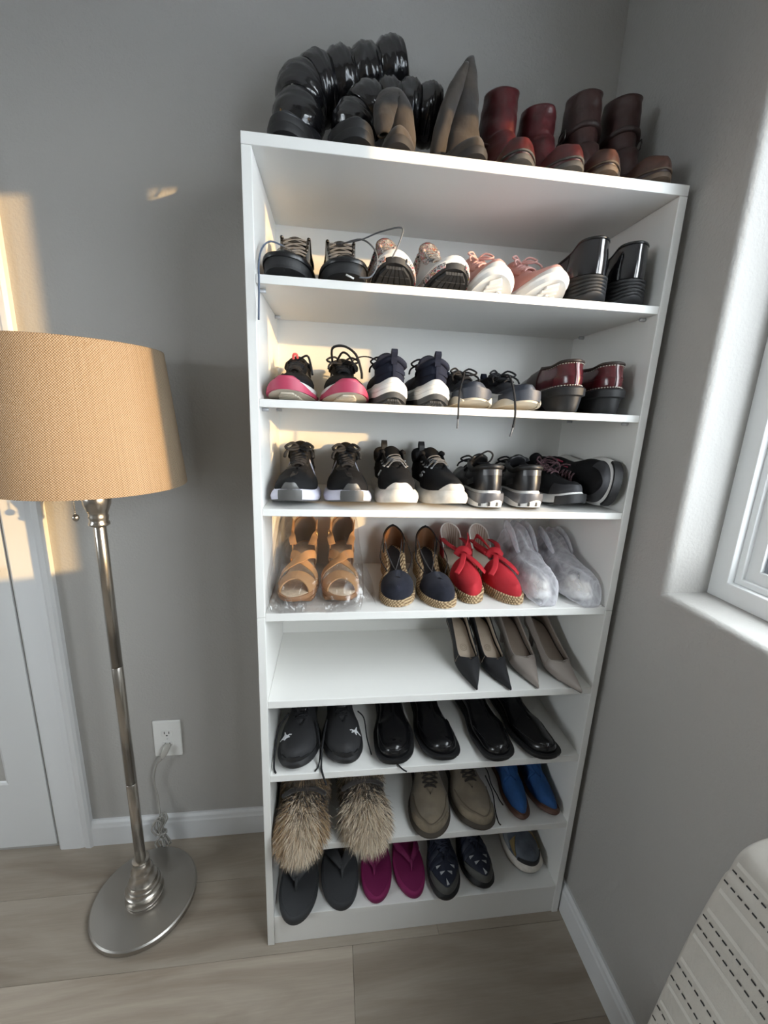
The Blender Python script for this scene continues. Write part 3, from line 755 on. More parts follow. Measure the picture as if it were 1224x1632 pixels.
WHD = mat('white_foam_worn', (0.62, 0.58, 0.52), 0.65, var=(60, 0.10), bump=(300, 0.2, 0.001))
CRM = mat('cream_rubber', (0.60, 0.54, 0.44), 0.65, bump=(300, 0.2, 0.001))
BLC = mat('black_lace', (0.018, 0.018, 0.020), 0.75, spec=0.25)
GLC = mat('grey_lace', (0.13, 0.135, 0.145), 0.7)
NAVK = mat('navy_knit', (0.013, 0.016, 0.030), 0.85, bump=(900, 0.5, 0.001), spec=0.2)
DARKIN = mat('dark_lining', (0.02, 0.02, 0.022), 0.9)

def sneaker(name, label, side, group, L=.262, W=.096, mh=.032, mt=.024, ts=.016, hs=.004, st=.68, hh=.062, dip=.046, th=.044, ih=.070, toeh=.030,
            upper=BKN, mid=WHF, out=CHR, lace=BLC, tong=None, coll=None, lin=None, oth=.006, cr=.0045, flare=.002, ow0=.027, slot=.011,
            rows=6, t_top=.44, tz=.016, bow=True, lacer=.0021, k1=.55, k2=.6, bulge=.004, bowr=.03, cross=True, levels=None, ttop=.36, **kw):
    s = Shoe(name, label, 'shoe', L, W, side, group, **kw)
    bot = lambda t: ts * max(0, (t - .66) / .34) ** 2 + hs * max(0, (.12 - t) / .12) ** 2
    mth = tab([(0, mh), (.3, mh * .96), (.66, mt), (1, mt * .92)])
    foot = lambda t: bot(t) + mth(t)
    ridge = tab([(st, foot(st) + th), (.78, foot(.78) + th * .86), (.86, foot(.86) + (toeh + th) * .44), (.92, foot(.92) + toeh), (1, foot(1) + toeh * .62)])
    top = tab([(0, foot(0) + hh), (.10, foot(.1) + hh * .97), (.22, foot(.22) + dip), (.32, foot(.32) + dip + (ih - dip) * .3), (.42, foot(.42) + ih), (.54, foot(.54) + ih * .55 + th * .45), (st, foot(st) + th)])
    ow = tab([(0, ow0 * .8), (.10, ow0), (.26, ow0), (.36, ow0 * .85), (.44, slot * 1.35), (st - .05, slot), (st, 0)])
    s.bot = bot
    s.slab('outsole', [(-.006, bot), (-.001 + flare, lambda t: bot(t) + .002), (flare, lambda t: bot(t) + oth)], out)
    lv = levels or [(flare, oth), (flare + .0015, .35), (flare - .0005, .7), (-.0015, 1.0)]
    LV = []
    for k, (e, q) in enumerate(lv):
        if k == 0: LV.append((e, lambda t: bot(t) + oth))
        else: LV.append((e, (lambda q: (lambda t: bot(t) + oth + (mth(t) + .003 - oth) * q))(q)))
    s.slab('midsole', LV, mid, sharp=40)
    s.setup(foot, ridge, top, st, ow, k1=k1, k2=k2, bulge=bulge)
    s.upper(upper)
    if lin is not False: s.lining(lin or DARKIN, s1=.42)
    s.insole(lin or DARKIN)
    s.collar(coll or upper, cr, s1=.44)
    if tong is not False: s.tongue(tong or upper, st - .005, ttop, foot(.36) + ih + tz)
    if lace: s.laces(lace, st - .035, t_top, rows, r=lacer, bow=bow, bowr=bowr, cross=cross, arch=.005, ev=.95)
    return s

# ================================================================== shoe details shared
def wtube(s, name, pts, r, m, parent=None, n=5, seg=6):
    """a cord given in room coordinates, added to a placed shoe"""
    M = s.root.matrix_basis.inverted(); P = [M @ Vector(p) for p in pts]
    return s.add(name, tube(P, r, seg, n), m, parent)
def tread(s, t0, t1, nx, ny, h, m, gap=.22, name='tread_block', zf=None, wmax=.92, skew=0.0):
    zf = zf or s.bot; parts = []
    for i in range(nx):
        ta = t0 + (t1 - t0) * i / nx; tb = t0 + (t1 - t0) * (i + 1 - gap) / nx
        for j in range(ny):
            ua = -1 + 2 * j / ny + gap / ny; ub = -1 + 2 * (j + 1) / ny - gap / ny
            def c(t, u, dz):
                t2 = min(.995, t + skew * u); return (t2 * s.L, s.cl(t2) + u * wmax * s.w(t2), max(.0002, zf(t2) + dz))
            v = [c(ta, ua, .001), c(tb, ua, .001), c(tb, ub, .001), c(ta, ub, .001), c(ta, ua, -h), c(tb, ua, -h), c(tb, ub, -h), c(ta, ub, -h)]
            parts.append((v, [(0, 1, 2, 3), (7, 6, 5, 4), (0, 4, 5, 1), (1, 5, 6, 2), (2, 6, 7, 3), (3, 7, 4, 0)]))
    return s.add(name, merge(*parts), m, None, False)
def sideband(s, name, m, a0, a1, z0, z1, e=.003, th=.002, na=20, parent=None):
    """band wrapped on the edge of the sole between heights z0(t) and z1(t)"""
    z0 = z0 if callable(z0) else const(z0); z1 = z1 if callable(z1) else const(z1); R = []
    for k, (q, ee) in enumerate(((0, e - th), (0, e), (.5, e + .0006), (1, e), (1, e - th))):
        rg = []
        for i in range(na + 1):
            t_ = i / na; a = a0 + (a1 - a0) * t_; x, y, t, sg = s.per(a, ee); za, zb2 = z0(t_), z1(t_)
            rg.append((x, y, s.bot(t) + za + (zb2 - za) * q))
        R.append(rg)
    v, f = loft(R, False); n = na + 1
    f.append(tuple(k * n for k in range(len(R)))); f.append(tuple(k * n + na for k in range(len(R) - 1, -1, -1)))
    return s.add(name, (v, f), m, parent, True, 40)
def decal(s, name, m, a, v, polys, size, off=.0022, rot=0.0, parent=None, flip=1):
    """flat emblem of polygons pressed on to the upper at (a, v)"""
    p = s.pt(a, v); n = s.nrm(a, v); u = (s.pt(a + .05, v) - s.pt(a - .05, v)).normalized() * flip
    u = (u - n * u.dot(n)).normalized(); w = n.cross(u) * flip
    if w.z < 0 and abs(w.z) > .2: w = -w
    V, F = [], []
    for poly in polys:
        k = len(V)
        for (x, y) in poly:
            xr = x * math.cos(rot) - y * math.sin(rot); yr = x * math.sin(rot) + y * math.cos(rot)
            q = p + u * xr * size + w * yr * size
            V.append(q + n * off - n * (4.0 * ((xr * size) ** 2)))
        F.append(tuple(range(k, k + len(poly))))
    o = s.add(name, (V, F), m, parent or s.up, False)
    md = o.modifiers.new('thickness', 'SOLIDIFY'); md.thickness = .0008; md.offset = 0
    return o
def print_mat():
    """scribbled print: white cloth with black, red and yellow marks"""
    m = mat('graffiti_print', (0.5, 0.5, 0.5), 0.6); nt = m.node_tree; N = nt.nodes; K = nt.links; b = N['Principled BSDF']
    tc = N.new('ShaderNodeTexCoord'); nz = N.new('ShaderNodeTexNoise'); nz.inputs['Scale'].default_value = 95; nz.inputs['Detail'].default_value = 3; nz.inputs['Distortion'].default_value = 1.5
    K.new(tc.outputs['Object'], nz.inputs['Vector']); rp = N.new('ShaderNodeValToRGB'); rp.color_ramp.interpolation = 'CONSTANT'; e = rp.color_ramp.elements
    e[0].color = (.03, .03, .035, 1); e[1].position = 0.40; e[1].color = (.55, .54, .53, 1)
    for p, c in ((.46, (.02, .02, .025, 1)), (.50, (.55, .54, .53, 1)), (.54, (.42, .02, .05, 1)), (.58, (.04, .04, .045, 1)), (.61, (.50, .36, .05, 1)), (.64, (.55, .54, .53, 1)), (.70, (.10, .10, .25, 1))):
        x = e.new(p); x.color = c
    K.new(nz.outputs['Fac'], rp.inputs['Fac']); K.new(rp.outputs['Color'], b.inputs['Base Color']); return m
PRINT = print_mat()
Z1, Z2, Z3, Z4, Z5, Z6, Z7, Z8, ZT = (SZ[k] for k in ('s1', 's2', 's3', 's4', 's5', 's6', 's7', 's8', 'top'))

# ================================================================== shelf 1
def oxford(label, side, seed):
    s = sneaker('oxford_shoe', label, side, 'black oxfords with grey laces', L=.262, W=.078, mh=.026, mt=.020, ts=.012, st=.68, hh=.066, dip=.052, th=.030, ih=.092, toeh=.021, slot=.020, ow0=.033, upper=BLK_G, mid=BRB, out=BRB, lace=GLC,
                rows=6, tz=.006, bow=False, lacer=.0019, flare=.004, toe=.98, tl=.22, tp=2.3, tr=.46, cr=.0035, bulge=.006, levels=[(.004, .006), (.0045, .4), (.0045, .75), (.003, 1.0)])
    s.panel('toe_cap', BLK_G, -1.02, 1.02, 0.02, lambda t: .80 - .25 * (2 * t - 1) ** 2, .0016, 26, 6)
    s.stitch(mat('black_thread', (0.02, 0.02, 0.022), 0.5), -1.0, 1.0, lambda t: .74 - .25 * (2 * t - 1) ** 2, 30, .0008, off=.003)
    sideband(s, 'welt', BLK, -2.2, 2.2, .019, .026, .0062, .004, 40)
    for sg in (1, -1): s.panel('eyelet_facing', BLK_G, sg * s.A(.68), sg * s.A(.42), .62, .97, .0022, 10, 3)
    return s
ox1 = oxford('black leather oxford with grey laces, against the side panel', 1, 1).place(.0725, .008, Z1, -90)
ox2 = oxford('black leather oxford whose lace trails over to the printed sneakers', -1, 2).place(.1655, .008, Z1, -89.5)
wtube(ox1, 'loose_lace', [(.055, .12, Z1 + .085), (.035, .07, Z1 + .075), (.026, .02, Z1 + .045), (.024, -.004, Z1 + .012), (.024, -.006, Z1 - .015), (.022, -.007, Z1 - .075)], .0016, mat('blue_grey_lace', (0.10, 0.13, 0.19), 0.7))
wtube(ox2, 'loose_lace', [(.155, .12, Z1 + .098), (.20, .09, Z1 + .098), (.235, .05, Z1 + .100), (.268, .004, Z1 + .092), (.264, -.008, Z1 + .066), (.252, -.010, Z1 + .04)], .0015, GLC)
wtube(ox2, 'loose_lace', [(.165, .11, Z1 + .095), (.200, .05, Z1 + .085), (.222, .006, Z1 + .055), (.226, -.006, Z1 + .028), (.215, -.012, Z1 + .006), (.195, -.013, Z1 + .003)], .0015, GLC)
wtube(ox2, 'lace_tip', [(.186, -.008, Z1 + .002), (.172, -.009, Z1 + .007)], .0016, WHF)

GREYU = mat('pale_grey_knit', (0.48, 0.49, 0.50), 0.75, bump=(800, 0.3, 0.001))
def printed(label, side):
    s = sneaker('sneaker', label, side, 'grey sneakers with graffiti print', L=.250, W=.084, mh=.034, mt=.024, ts=.034, hh=.060, th=.042, ih=.080, toeh=.014, upper=GREYU, mid=WHF, out=BRB, lace=GLC, tong=PRINT, lin=mat('pink_lining', (.45, .36, .35), .9),
                rows=6, tz=.022, bow=False, lacer=.0016, oth=.012, toe=.95, tl=.22, tp=2.3, tr=.45, coll=PRINT)
    for sg in (1, -1): sideband(s, 'print_band', PRINT, sg * s.A(.985), sg * s.A(.30), .006, lambda t: .014 + .012 * t, .0035, .002, 26)
    tread(s, .62, .99, 7, 6, .004, BRB, .14)
    for sg in (1, -1): s.panel('print_panel', PRINT, sg * s.A(.40), sg * s.A(.06), .35, .92, .0016, 12, 4)
    return s
printed('grey sneaker with graffiti print, beside the black oxfords', 1).place(.270, .006, Z1, -86)
printed('grey sneaker with graffiti print, beside the pink sneakers', -1).place(.362, .008, Z1, -86)

PINK = mat('pink_knit', (0.56, 0.30, 0.26), 0.8, bump=(700, 0.5, 0.001))
def pinkrun(label, side):
    s = sneaker('sneaker', label, side, 'pale pink sneakers', L=.250, W=.086, mh=.036, mt=.024, ts=.030, hh=.058, th=.042, ih=.066, toeh=.021, upper=PINK, mid=WHF, out=WHF, lace=None, tong=PINK, lin=PINK, oth=.010, flare=.003, toe=.98, tl=.26, tz=.012,
                levels=[(.003, .010), (.0055, .3), (.0035, .6), (-.001, .9), (-.002, 1.0)])
    tread(s, .60, .985, 11, 1, .0035, WHF, .45, 'tread_rib', skew=.03)
    v = [(0.78 * s.L, .012, s.bot(.78) - .0045), (.90 * s.L, .006, s.bot(.90) - .0045), (.90 * s.L, .002, s.bot(.90) - .0045), (.76 * s.L, .002, s.bot(.76) - .0045)]
    s.add('tread_arrow', tube([(x, y, max(z, .0026)) for x, y, z in v], .0022, 5, smooth=False), WHF)
    s.tab_loop(mat('pink_tab', (.50, .26, .20), .7), .03, .008)
    s.laces(mat('pink_lace', (.62, .36, .33), .7), .63, .44, 5, .002, bow=True, bowr=.028)
    return s
pinkrun('pale pink sneaker with thick white sole, beside the printed sneakers', 1).place(.463, .006, Z1, -86)
pinkrun('pale pink sneaker with thick white sole, beside the patent loafers', -1).place(.560, .006, Z1, -86)

def loafer(label, side):
    s = Shoe('platform_loafer', label, 'shoe', .245, .080, side, 'black patent platform loafers', toe=.9, heel=.86, waist=.78)
    hb = lambda t: .012 * max(0, (.10 - t) / .10) ** 2 + .012 * max(0, (t - .7) / .3) ** 2; s.bot = hb
    top = tab([(0, .050), (.35, .044), (.7, .034), (1, .030)])
    LV = [(-.003, hb), (.001, lambda t: hb(t) + .003)]; K = 6
    for k in range(K):
        for e, q in ((.0015, .05), (.0028, .30), (.0028, .70), (.0008, .92)):
            LV.append((e, (lambda qq: (lambda t: hb(t) + .004 + (top(t) - .004 - hb(t)) * qq))((k + q) / K)))
    LV.append((-.001, lambda t: top(t)))
    s.slab('platform_sole', LV, BRB, sharp=70)
    s.slab('outsole', [(-.012, lambda t: max(.0002, hb(t) - .0012)), (-.003, lambda t: hb(t) + .0015)], GRB)
    st = .56; ridge = tab([(st, .094), (.72, .082), (.86, .070), (.95, .058), (1, .05)])
    tp = tab([(0, .114), (.08, .112), (.22, .098), (.38, .094), (st, .094)])
    s.setup(lambda t: top(t) - .001, ridge, tp, st, tab([(0, .025), (.12, .029), (.35, .029), (.50, .020), (st, 0)]), e=-.002, k1=.6, bulge=.003, hb=.012)
    s.upper(PATENT); s.lining(DARKIN); s.insole(DARKIN); s.collar(BLK, .0025)
    s.panel('heel_counter', PATENT, PI - .95, PI + .95, .02, lambda t: .96, .0016, 22, 5)
    for sg in (1, -1): s.panel('side_gore', mat('glitter_mesh', (.03, .03, .032), .35, bump=(900, .8, .001)), sg * s.A(.42), sg * s.A(.22), .12, .93, .0018, 8, 4)
    s.panel('saddle_strap', PATENT, -s.A(.60), s.A(.60) if False else -s.A(.80), .1, 1.0, .0018, 10, 5); s.panel('saddle_strap', PATENT, s.A(.60), s.A(.80), .1, 1.0, .0018, 10, 5)
    return s
loafer('black patent platform loafer, beside the pink sneakers', 1).place(.650, .012, Z1, 91, 'heel')
loafer('black patent platform loafer, nearest the window-side panel', -1).place(.739, .016, Z1, 90, 'heel')

# ================================================================== shelf 2
MAG = mat('raspberry_foam', (0.42, 0.045, 0.095), 0.5, bump=(400, 0.1, 0.001))
def pinkblack(label, side, bow):
    s = sneaker('running_shoe', label, side, 'black runners with raspberry soles', L=.258, W=.084, mh=.032, mt=.022, ts=.016, hh=.052, dip=.042, th=.034, ih=.054, toeh=.018, upper=BKN, mid=WHF, out=CRM, tong=BKN, oth=.008, flare=.004, tz=.014, bow=bow, toe=.96, bowr=.034, lacer=.0022)
    def z1(t): q = abs(2 * t - 1); return .023 - .011 * ss(q, .1, .45) - .004 * q
    sideband(s, 'sole_bumper', MAG, -1.75, 1.75, .003, z1, .0070, .005, 44)
    def tv(t): q = abs(2 * t - 1); return .38 - .22 * ss(q, .5, 1.0)
    s.panel('toe_bumper', MAG, -.45, .45, 0.0, tv, .003, 22, 5)
    s.slab('crash_pad', [(-.014, lambda t: max(.0002, s.bot(t) - .0015)), (-.008, lambda t: s.bot(t) + .002)], CRM)
    tread(s, .74, .985, 8, 1, .0022, CRM, .4, 'tread_rib')
    for sg in (1, -1): s.panel('side_overlay', BKS, sg * s.A(.66), sg * s.A(.40), .02, .7, .0012, 10, 4)
    return s
pb1 = pinkblack('black runner with raspberry toe bumper, against the side panel', 1, False).place(.074, .010, Z2, -90)
pb2 = pinkblack('black runner with raspberry toe bumper and big lace loops', -1, True).place(.172, .010, Z2, -90)
wtube(pb2, 'lace_loop', [(.150, .10, Z2 + .083), (.150, .075, Z2 + .105), (.172, .06, Z2 + .108), (.195, .045, Z2 + .092), (.206, .040, Z2 + .062), (.208, .045, Z2 + .048)], .0025, BLC)
wtube(pb2, 'lace_loop', [(.160, .10, Z2 + .085), (.170, .075, Z2 + .098), (.184, .055, Z2 + .088), (.198, .045, Z2 + .060)], .0022, BLC)
wtube(pb2, 'loose_lace', [(.180, .12, Z2 + .075), (.200, .10, Z2 + .092), (.222, .07, Z2 + .092), (.245, .05, Z2 + .080)], .0013, BLC)
wtube(pb1, 'lace_loop', [(.080, .09, Z2 + .080), (.100, .075, Z2 + .088), (.108, .055, Z2 + .070), (.112, .045, Z2 + .05)], .0022, BLC)
wtube(pb1, 'pull_tab', [(.066, .17, Z2 + .085), (.066, .16, Z2 + .098), (.073, .16, Z2 + .099), (.074, .17, Z2 + .088)], .003, mat('coral_tab', (.62, .10, .12), .6))

def navyheel(label, side):
    s = sneaker('sneaker', label, side, 'navy sneakers with white soles', L=.258, W=.077, mh=.036, mt=.028, ts=.020, hs=.012, hh=.042, dip=.038, th=.040, ih=.052, upper=NAVK, mid=WHF, out=CHR, lace=BLC, oth=.012, flare=.004, heel=.78, waist=.74, hl=.2, cr=.006, tz=.02,
                levels=[(.004, .01), (.0055, .12), (.0055, .30), (.0042, .34), (.0052, .38), (.0050, .58), (.0038, .62), (.0046, .66), (.003, .85), (-.001, 1.0)])
    s.panel('heel_overlay', NAVK, PI - .8, PI + .8, lambda t: .28 + .3 * (2 * t - 1) ** 2, lambda t: .62 + .1 * (2 * t - 1) ** 2, .0018, 22, 4)
    s.panel('heel_seam', NAVK, PI - .05, PI + .05, .05, .7, .003, 3, 6)
    s.tab_loop(NAVK, .015, .0055)
    s.slab('outsole_tread', [(-.016, lambda t: max(.0002, s.bot(t) - .0015)), (-.010, lambda t: s.bot(t) + .001)], BRB)
    tread(s, .015, .14, 4, 6, .003, CHR, .3)
    return s
navyheel('navy knit sneaker seen from its heel, beside the raspberry runners', 1).place(.264, .008, Z2, 90.5, 'heel')
navyheel('navy knit sneaker seen from its heel, beside the low slate sneakers', -1).place(.353, .008, Z2, 90, 'heel')
SLATE = mat('slate_overlay', (0.038, 0.045, 0.062), 0.5, bump=(400, 0.15, 0.001))
def slate(label, side):
    s = sneaker('sneaker', label, side, 'low slate and navy sneakers', L=.250, W=.075, mh=.030, mt=.022, ts=.014, hh=.040, dip=.034, th=.034, ih=.044, toeh=.024, upper=mat('navy_mesh', (.012, .014, .022), .85, bump=(800, .5, .001)), mid=WHF, out=CRM, lace=BLC, oth=.006, flare=.004, bow=True, tz=.014, toe=.96)
    s.panel('toe_overlay', SLATE, -1.15, 1.15, 0.0, lambda t: .62 - .5 * (2 * t - 1) ** 2, .002, 26, 5)
    for sg in (1, -1): s.panel('midsole_stripe', WHF, sg * s.A(.93), sg * s.A(.52), lambda t: .02, lambda t: .10 + .16 * t, .0026, 14, 3)
    sideband(s, 'toe_rim', SLATE, -.9, .9, .006, .026, .0062, .003, 24)
    for sg in (1, -1): sideband(s, 'outsole_wrap', CRM, sg * .38, sg * 1.15, .001, lambda t: .003 + .013 * math.sin(PI * t), .0075, .004, 14)
    s.tab_loop(NAVK, .016, .006)
    return s
sl1 = slate('low slate and navy sneaker with a lace hanging off the shelf, beside navy heel', 1).place(.440, .006, Z2, -89)
sl2 = slate('low slate and navy sneaker with a long lace hanging, beside the burgundy clogs', -1).place(.531, .006, Z2, -89)
wtube(sl1, 'loose_lace', [(.432, .10, Z2 + .075), (.418, .06, Z2 + .062), (.400, .015, Z2 + .035), (.394, -.002, Z2 + .008), (.393, -.008, Z2 - .012), (.393, -.008, Z2 - .022)], .0020, BLC)
wtube(sl1, 'lace_tip', [(.393, -.008, Z2 - .022), (.393, -.008, Z2 - .040)], .0016, GLC)
wtube(sl2, 'loose_lace', [(.522, .11, Z2 + .072), (.510, .05, Z2 + .070), (.503, .010, Z2 + .050), (.506, -.004, Z2 + .02), (.508, -.009, Z2 - .012), (.506, -.009, Z2 - .034)], .0022, BLC)
wtube(sl2, 'lace_tip', [(.506, -.009, Z2 - .034), (.502, -.009, Z2 - .052)], .0018, GLC)

BURG = mat('burgundy_leather', (0.085, 0.010, 0.014), 0.25, bump=(200, 0.08, 0.001), coat=0.35, var=(30, 0.25))
def clog(label, side):
    s = Shoe('clog', label, 'shoe', .255, .0775, side, 'burgundy leather clogs', toe=.98, heel=.74, waist=.72, tl=.26)
    bot = lambda t: .018 * max(0, (t - .62) / .38) ** 2; s.bot = bot
    top = tab([(0, .052), (.3, .044), (.6, .030), (1, .026)]); arch = tab([(.0, 0), (.26, 0), (.30, .012), (.45, .012), (.52, 0), (1, 0)])
    s.slab('sole', [(-.006, lambda t: bot(t) + arch(t)), (-.003, lambda t: bot(t) + arch(t) + .003), (-.001, lambda t: bot(t) + .016 + arch(t) * .3), (.001, lambda t: bot(t) + top(t) * .62), (.0055, lambda t: bot(t) + top(t) * .68), (.006, lambda t: bot(t) + top(t) - .003), (.0035, lambda t: bot(t) + top(t))], BRB, sharp=40)
    st = .50; f = lambda t: bot(t) + top(t) - .001
    s.setup(f, tab([(st, f(st) + .066), (.66, f(.66) + .058), (.82, f(.82) + .046), (.93, f(.93) + .032), (1, f(1) + .02)]),
            tab([(0, f(0) + .052), (.07, f(.07) + .052), (.25, f(.25) + .048), (.40, f(.4) + .056), (st, f(st) + .066)]), st, tab([(0, .022), (.12, .026), (.30, .027), (.44, .02), (st, 0)]), e=-.002, bulge=.006, hb=.03)
    s.upper(BURG); s.lining(mat('brown_lining', (.05, .03, .02), .8)); s.insole(DARKIN); s.collar(mat('dark_brown_trim', (.03, .018, .014), .5), .0032)
    WT = mat('white_thread', (.62, .58, .50), .7)
    s.stitch(WT, PI - 1.5, PI + 1.5, .04, 34, .0011, off=.002); s.stitch(WT, PI - 1.1, PI + 1.1, .93, 26, .0007, off=.002)
    s.panel('back_seam', BURG, PI - .06, PI + .06, .04, .95, .002, 3, 6)
    s.panel('cross_strap', mat('dark_brown_leather', (.032, .018, .015), .4), s.A(.60), s.A(.44), .1, 1.0, .002, 8, 5); s.panel('cross_strap', MATS['dark_brown_leather'], -s.A(.60), -s.A(.44), .1, 1.0, .002, 8, 5)
    return s
clog('burgundy leather clog with white stitching, beside the slate sneakers', 1).place(.640, .016, Z2, 90, 'heel')
clog('burgundy leather clog with white stitching, nearest the window-side panel', -1).place(.734, .016, Z2, 90, 'heel')

# ================================================================== shelf 3
LAV = mat('lavender_white_foam', (0.62, 0.61, 0.72), 0.55)
GREYT = mat('grey_tpu', (0.085, 0.083, 0.080), 0.4)
def blackrun(label, side):
    s = sneaker('running_shoe', label, side, 'black runners with lavender-white midsoles', L=.264, W=.092, mh=.034, mt=.024, ts=.014, hh=.062, th=.044, ih=.074, toeh=.030, upper=BKN, mid=LAV, out=GRB, lace=BLC, oth=.005, flare=.004, toe=.96, tz=.016, bow=True, lacer=.0034, bulge=.006)
    def tv(t): q = abs(2 * t - 1); return .42 - .34 * ss(q, .45, .95)
    s.panel('toe_bumper', GREYT, -.34, .34, 0.0, tv, .0022, 22, 4)
    sideband(s, 'toe_guard', GREYT, -.30, .30, .003, lambda t: .024, .0058, .004, 22)
    for sg in (1, -1): s.panel('side_swoosh', LAV, sg * s.A(.50), sg * s.A(.42), lambda t: .22 + .1 * t, lambda t: .34 + .42 * t, .0018, 6, 3)
    for sg in (1, -1): s.panel('lace_facing', BKS, sg * s.A(.68), sg * s.A(.44), .74, .98, .0018, 10, 3)
    s.panel('vamp_band', BKS, -s.A(.78), s.A(.78), lambda t: .92, lambda t: 1.0, .0014, 20, 2)
    s.tab_loop(BKS, .012, .008)
    return s
blackrun('black running shoe with wide flat laces, against the side panel', 1).place(.079, .012, Z3, -90)
blackrun('black running shoe with wide flat laces, beside the bungee slip-ons', -1).place(.183, .012, Z3, -90)
SIL = mat('silver_print', (0.35, 0.35, 0.36), 0.4, 0.3)
def slipon(label, side, logo):
    s = sneaker('slip_on_sneaker', label, side, 'black slip-ons with white soles', L=.258, W=.084, mh=.032, mt=.028, ts=.014, hh=.068, th=.048, ih=.074, toeh=.028, upper=BKN, mid=WHD, out=WHD, lace=None, oth=.006, flare=.005, tz=.012, toe=.95, bulge=.008, cr=.006, slot=.018)
    def tv(t): q = abs(2 * t - 1); return .46 - .44 * ss(q, .25, .9)
    s.panel('toe_bumper', WHD, -.75, .75, 0.0, tv, .0025, 24, 4)
    s.tab_loop(BKS, .02, .007)
    s.laces(GLC, .66, .46, 5, .0014, bow=False, cross=True, ev=.80, arch=.014)
    for k in range(5):
        t = .66 - .2 * k / 4
        for sg in (1, -1):
            p = s.pt(sg * s.A(t), .79) + s.nrm(sg * s.A(t), .79) * .002
            s.add('lace_eyelet', lathe([(.0008, p.z - .0018), (.0026, p.z - .0012), (.0028, p.z + .0008), (.0012, p.z + .0018)], 8, p.x, p.y), SIL)
    sp = []
    for k in range(13): q = k / 12; an = -.6 + q * 5.3 if q < .5 else None
    S = [(.45, .32), (.2, .45), (-.15, .45), (-.42, .30), (-.35, .08), (0, -.02), (.35, -.12), (.40, -.34), (.12, -.46), (-.25, -.45), (-.5, -.32)]
    a = logo * s.A(.60); P = []
    u0, v0 = a, .5
    for x, y in S:
        aa = a - logo * x * .20; vv = .46 + y * .22; P.append(s.pt(aa, vv) + s.nrm(aa, vv) * .0018)
    s.add('side_emblem', tube(P, .0017, 5, 4), SIL)
    return s
slipon('black slip-on sneaker with white toe and S emblem on its side', 1, 1 * -1).place(.300, .012, Z3, -87)
slipon('black slip-on sneaker with white toe, overlapping its mate, beside the grey-heeled runners', -1, -1).place(.397, .010, Z3, -86)

def greyheel(label, side):
    s = sneaker('running_shoe', label, side, 'black runners with grey and white heels', L=.256, W=.076, mh=.036, mt=.026, ts=.016, hs=.004, hh=.054, dip=.044, th=.040, ih=.056, upper=BKS, mid=WHF, out=BRB, lace=BLC, oth=.004, flare=.003, heel=.80, waist=.76, hl=.2, cr=.006, tz=.022, bow=True, bowr=.03)
    sideband(s, 'heel_wrap', mat('grey_gel', (.10, .10, .11), .35, coat=.4), PI - 1.25, PI + 1.25, lambda t: .016 + .004 * math.sin(14 * t), .034, .0055, .004, 26)
    s.panel('heel_counter', mat('black_gloss_overlay', (.010, .010, .012), .38), PI - .75, PI + .75, .05, lambda t: .72 + .12 * (1 - (2 * t - 1) ** 2), .0022, 22, 5)
    s.panel('heel_badge', mat('charcoal_tpu', (.05, .05, .055), .3), PI - .42, PI + .42, .68, .92, .003, 12, 3)
    for sg in (1, -1): s.panel('side_overlay', mat('charcoal_tpu', (.05, .05, .055), .3), sg * s.A(.30), sg * s.A(.16), lambda t: .1 + .2 * t, lambda t: .3 + .35 * t, .002, 8, 3)
    for k in range(3): sideband(s, 'sole_groove', CHR, PI - .5 + .3 * k, PI - .42 + .3 * k, .006, .015, .0046, .003, 3)
    return s
gh1 = greyheel('black runner with grey and white heel and a twisted lace loop on top', 1).place(.486, .010, Z3, 91, 'heel')
gh2 = greyheel('black runner with grey and white heel, beside the pink-accented trainers', -1).place(.5805, .014, Z3, 91.5, 'heel')
wtube(gh1, 'lace_loop', [(.470, .13, Z3 + .085), (.480, .10, Z3 + .105), (.497, .09, Z3 + .118), (.510, .09, Z3 + .110), (.505, .10, Z3 + .092), (.485, .12, Z3 + .088)], .0022, BLC)
wtube(gh2, 'lace_loop', [(.560, .13, Z3 + .088), (.585, .11, Z3 + .104), (.605, .11, Z3 + .100), (.590, .12, Z3 + .090)], .0018, BLC)
HOT = mat('hot_pink', (0.55, 0.05, 0.12), 0.5)
def trainer(label, side, name='trainer', W=.084):
    s = sneaker(name, label, side, 'black trainers with pink accents', L=.252, W=W, mh=.026, mt=.022, ts=.018, hh=.060, th=.042, ih=.066, toeh=.030, upper=BKN, mid=WHF, out=BRB, lace=mat('speckled_lace', (.10, .05, .06), .6, var=(400, .8)), oth=.006, flare=.003, tz=.02, bow=True, bulge=.005)
    s.panel('toe_cap', GRB if False else mat('graphite_mesh', (.03, .03, .034), .7, bump=(700, .5, .001)), -.95, .95, .0, .55, .0015, 22, 4)
    sideband(s, 'toe_guard', BRB, -.75, .75, .0, .020, .006, .004, 20)
    for sg in (1, -1):
        s.panel('pink_flash', HOT, sg * s.A(.36), sg * s.A(.22), lambda t: .50 + .2 * t, lambda t: .60 + .3 * t, .002, 8, 2)
        s.panel('lace_loop_pink', HOT, sg * s.A(.50), sg * s.A(.45), .7, .9, .002, 4, 2)
    return s
trainer('black and pink trainer standing upright in front of its tipped mate', 1).place(.696, .024, Z3, -77)
# its mate, tipped on to its side against the panel with the sole outward
tr2 = trainer('black and pink trainer tipped on its side against the window-side panel', -1, W=.104)
tr2.place(.779, .000, Z3 + .064, -88, 'toe', 3, 86)

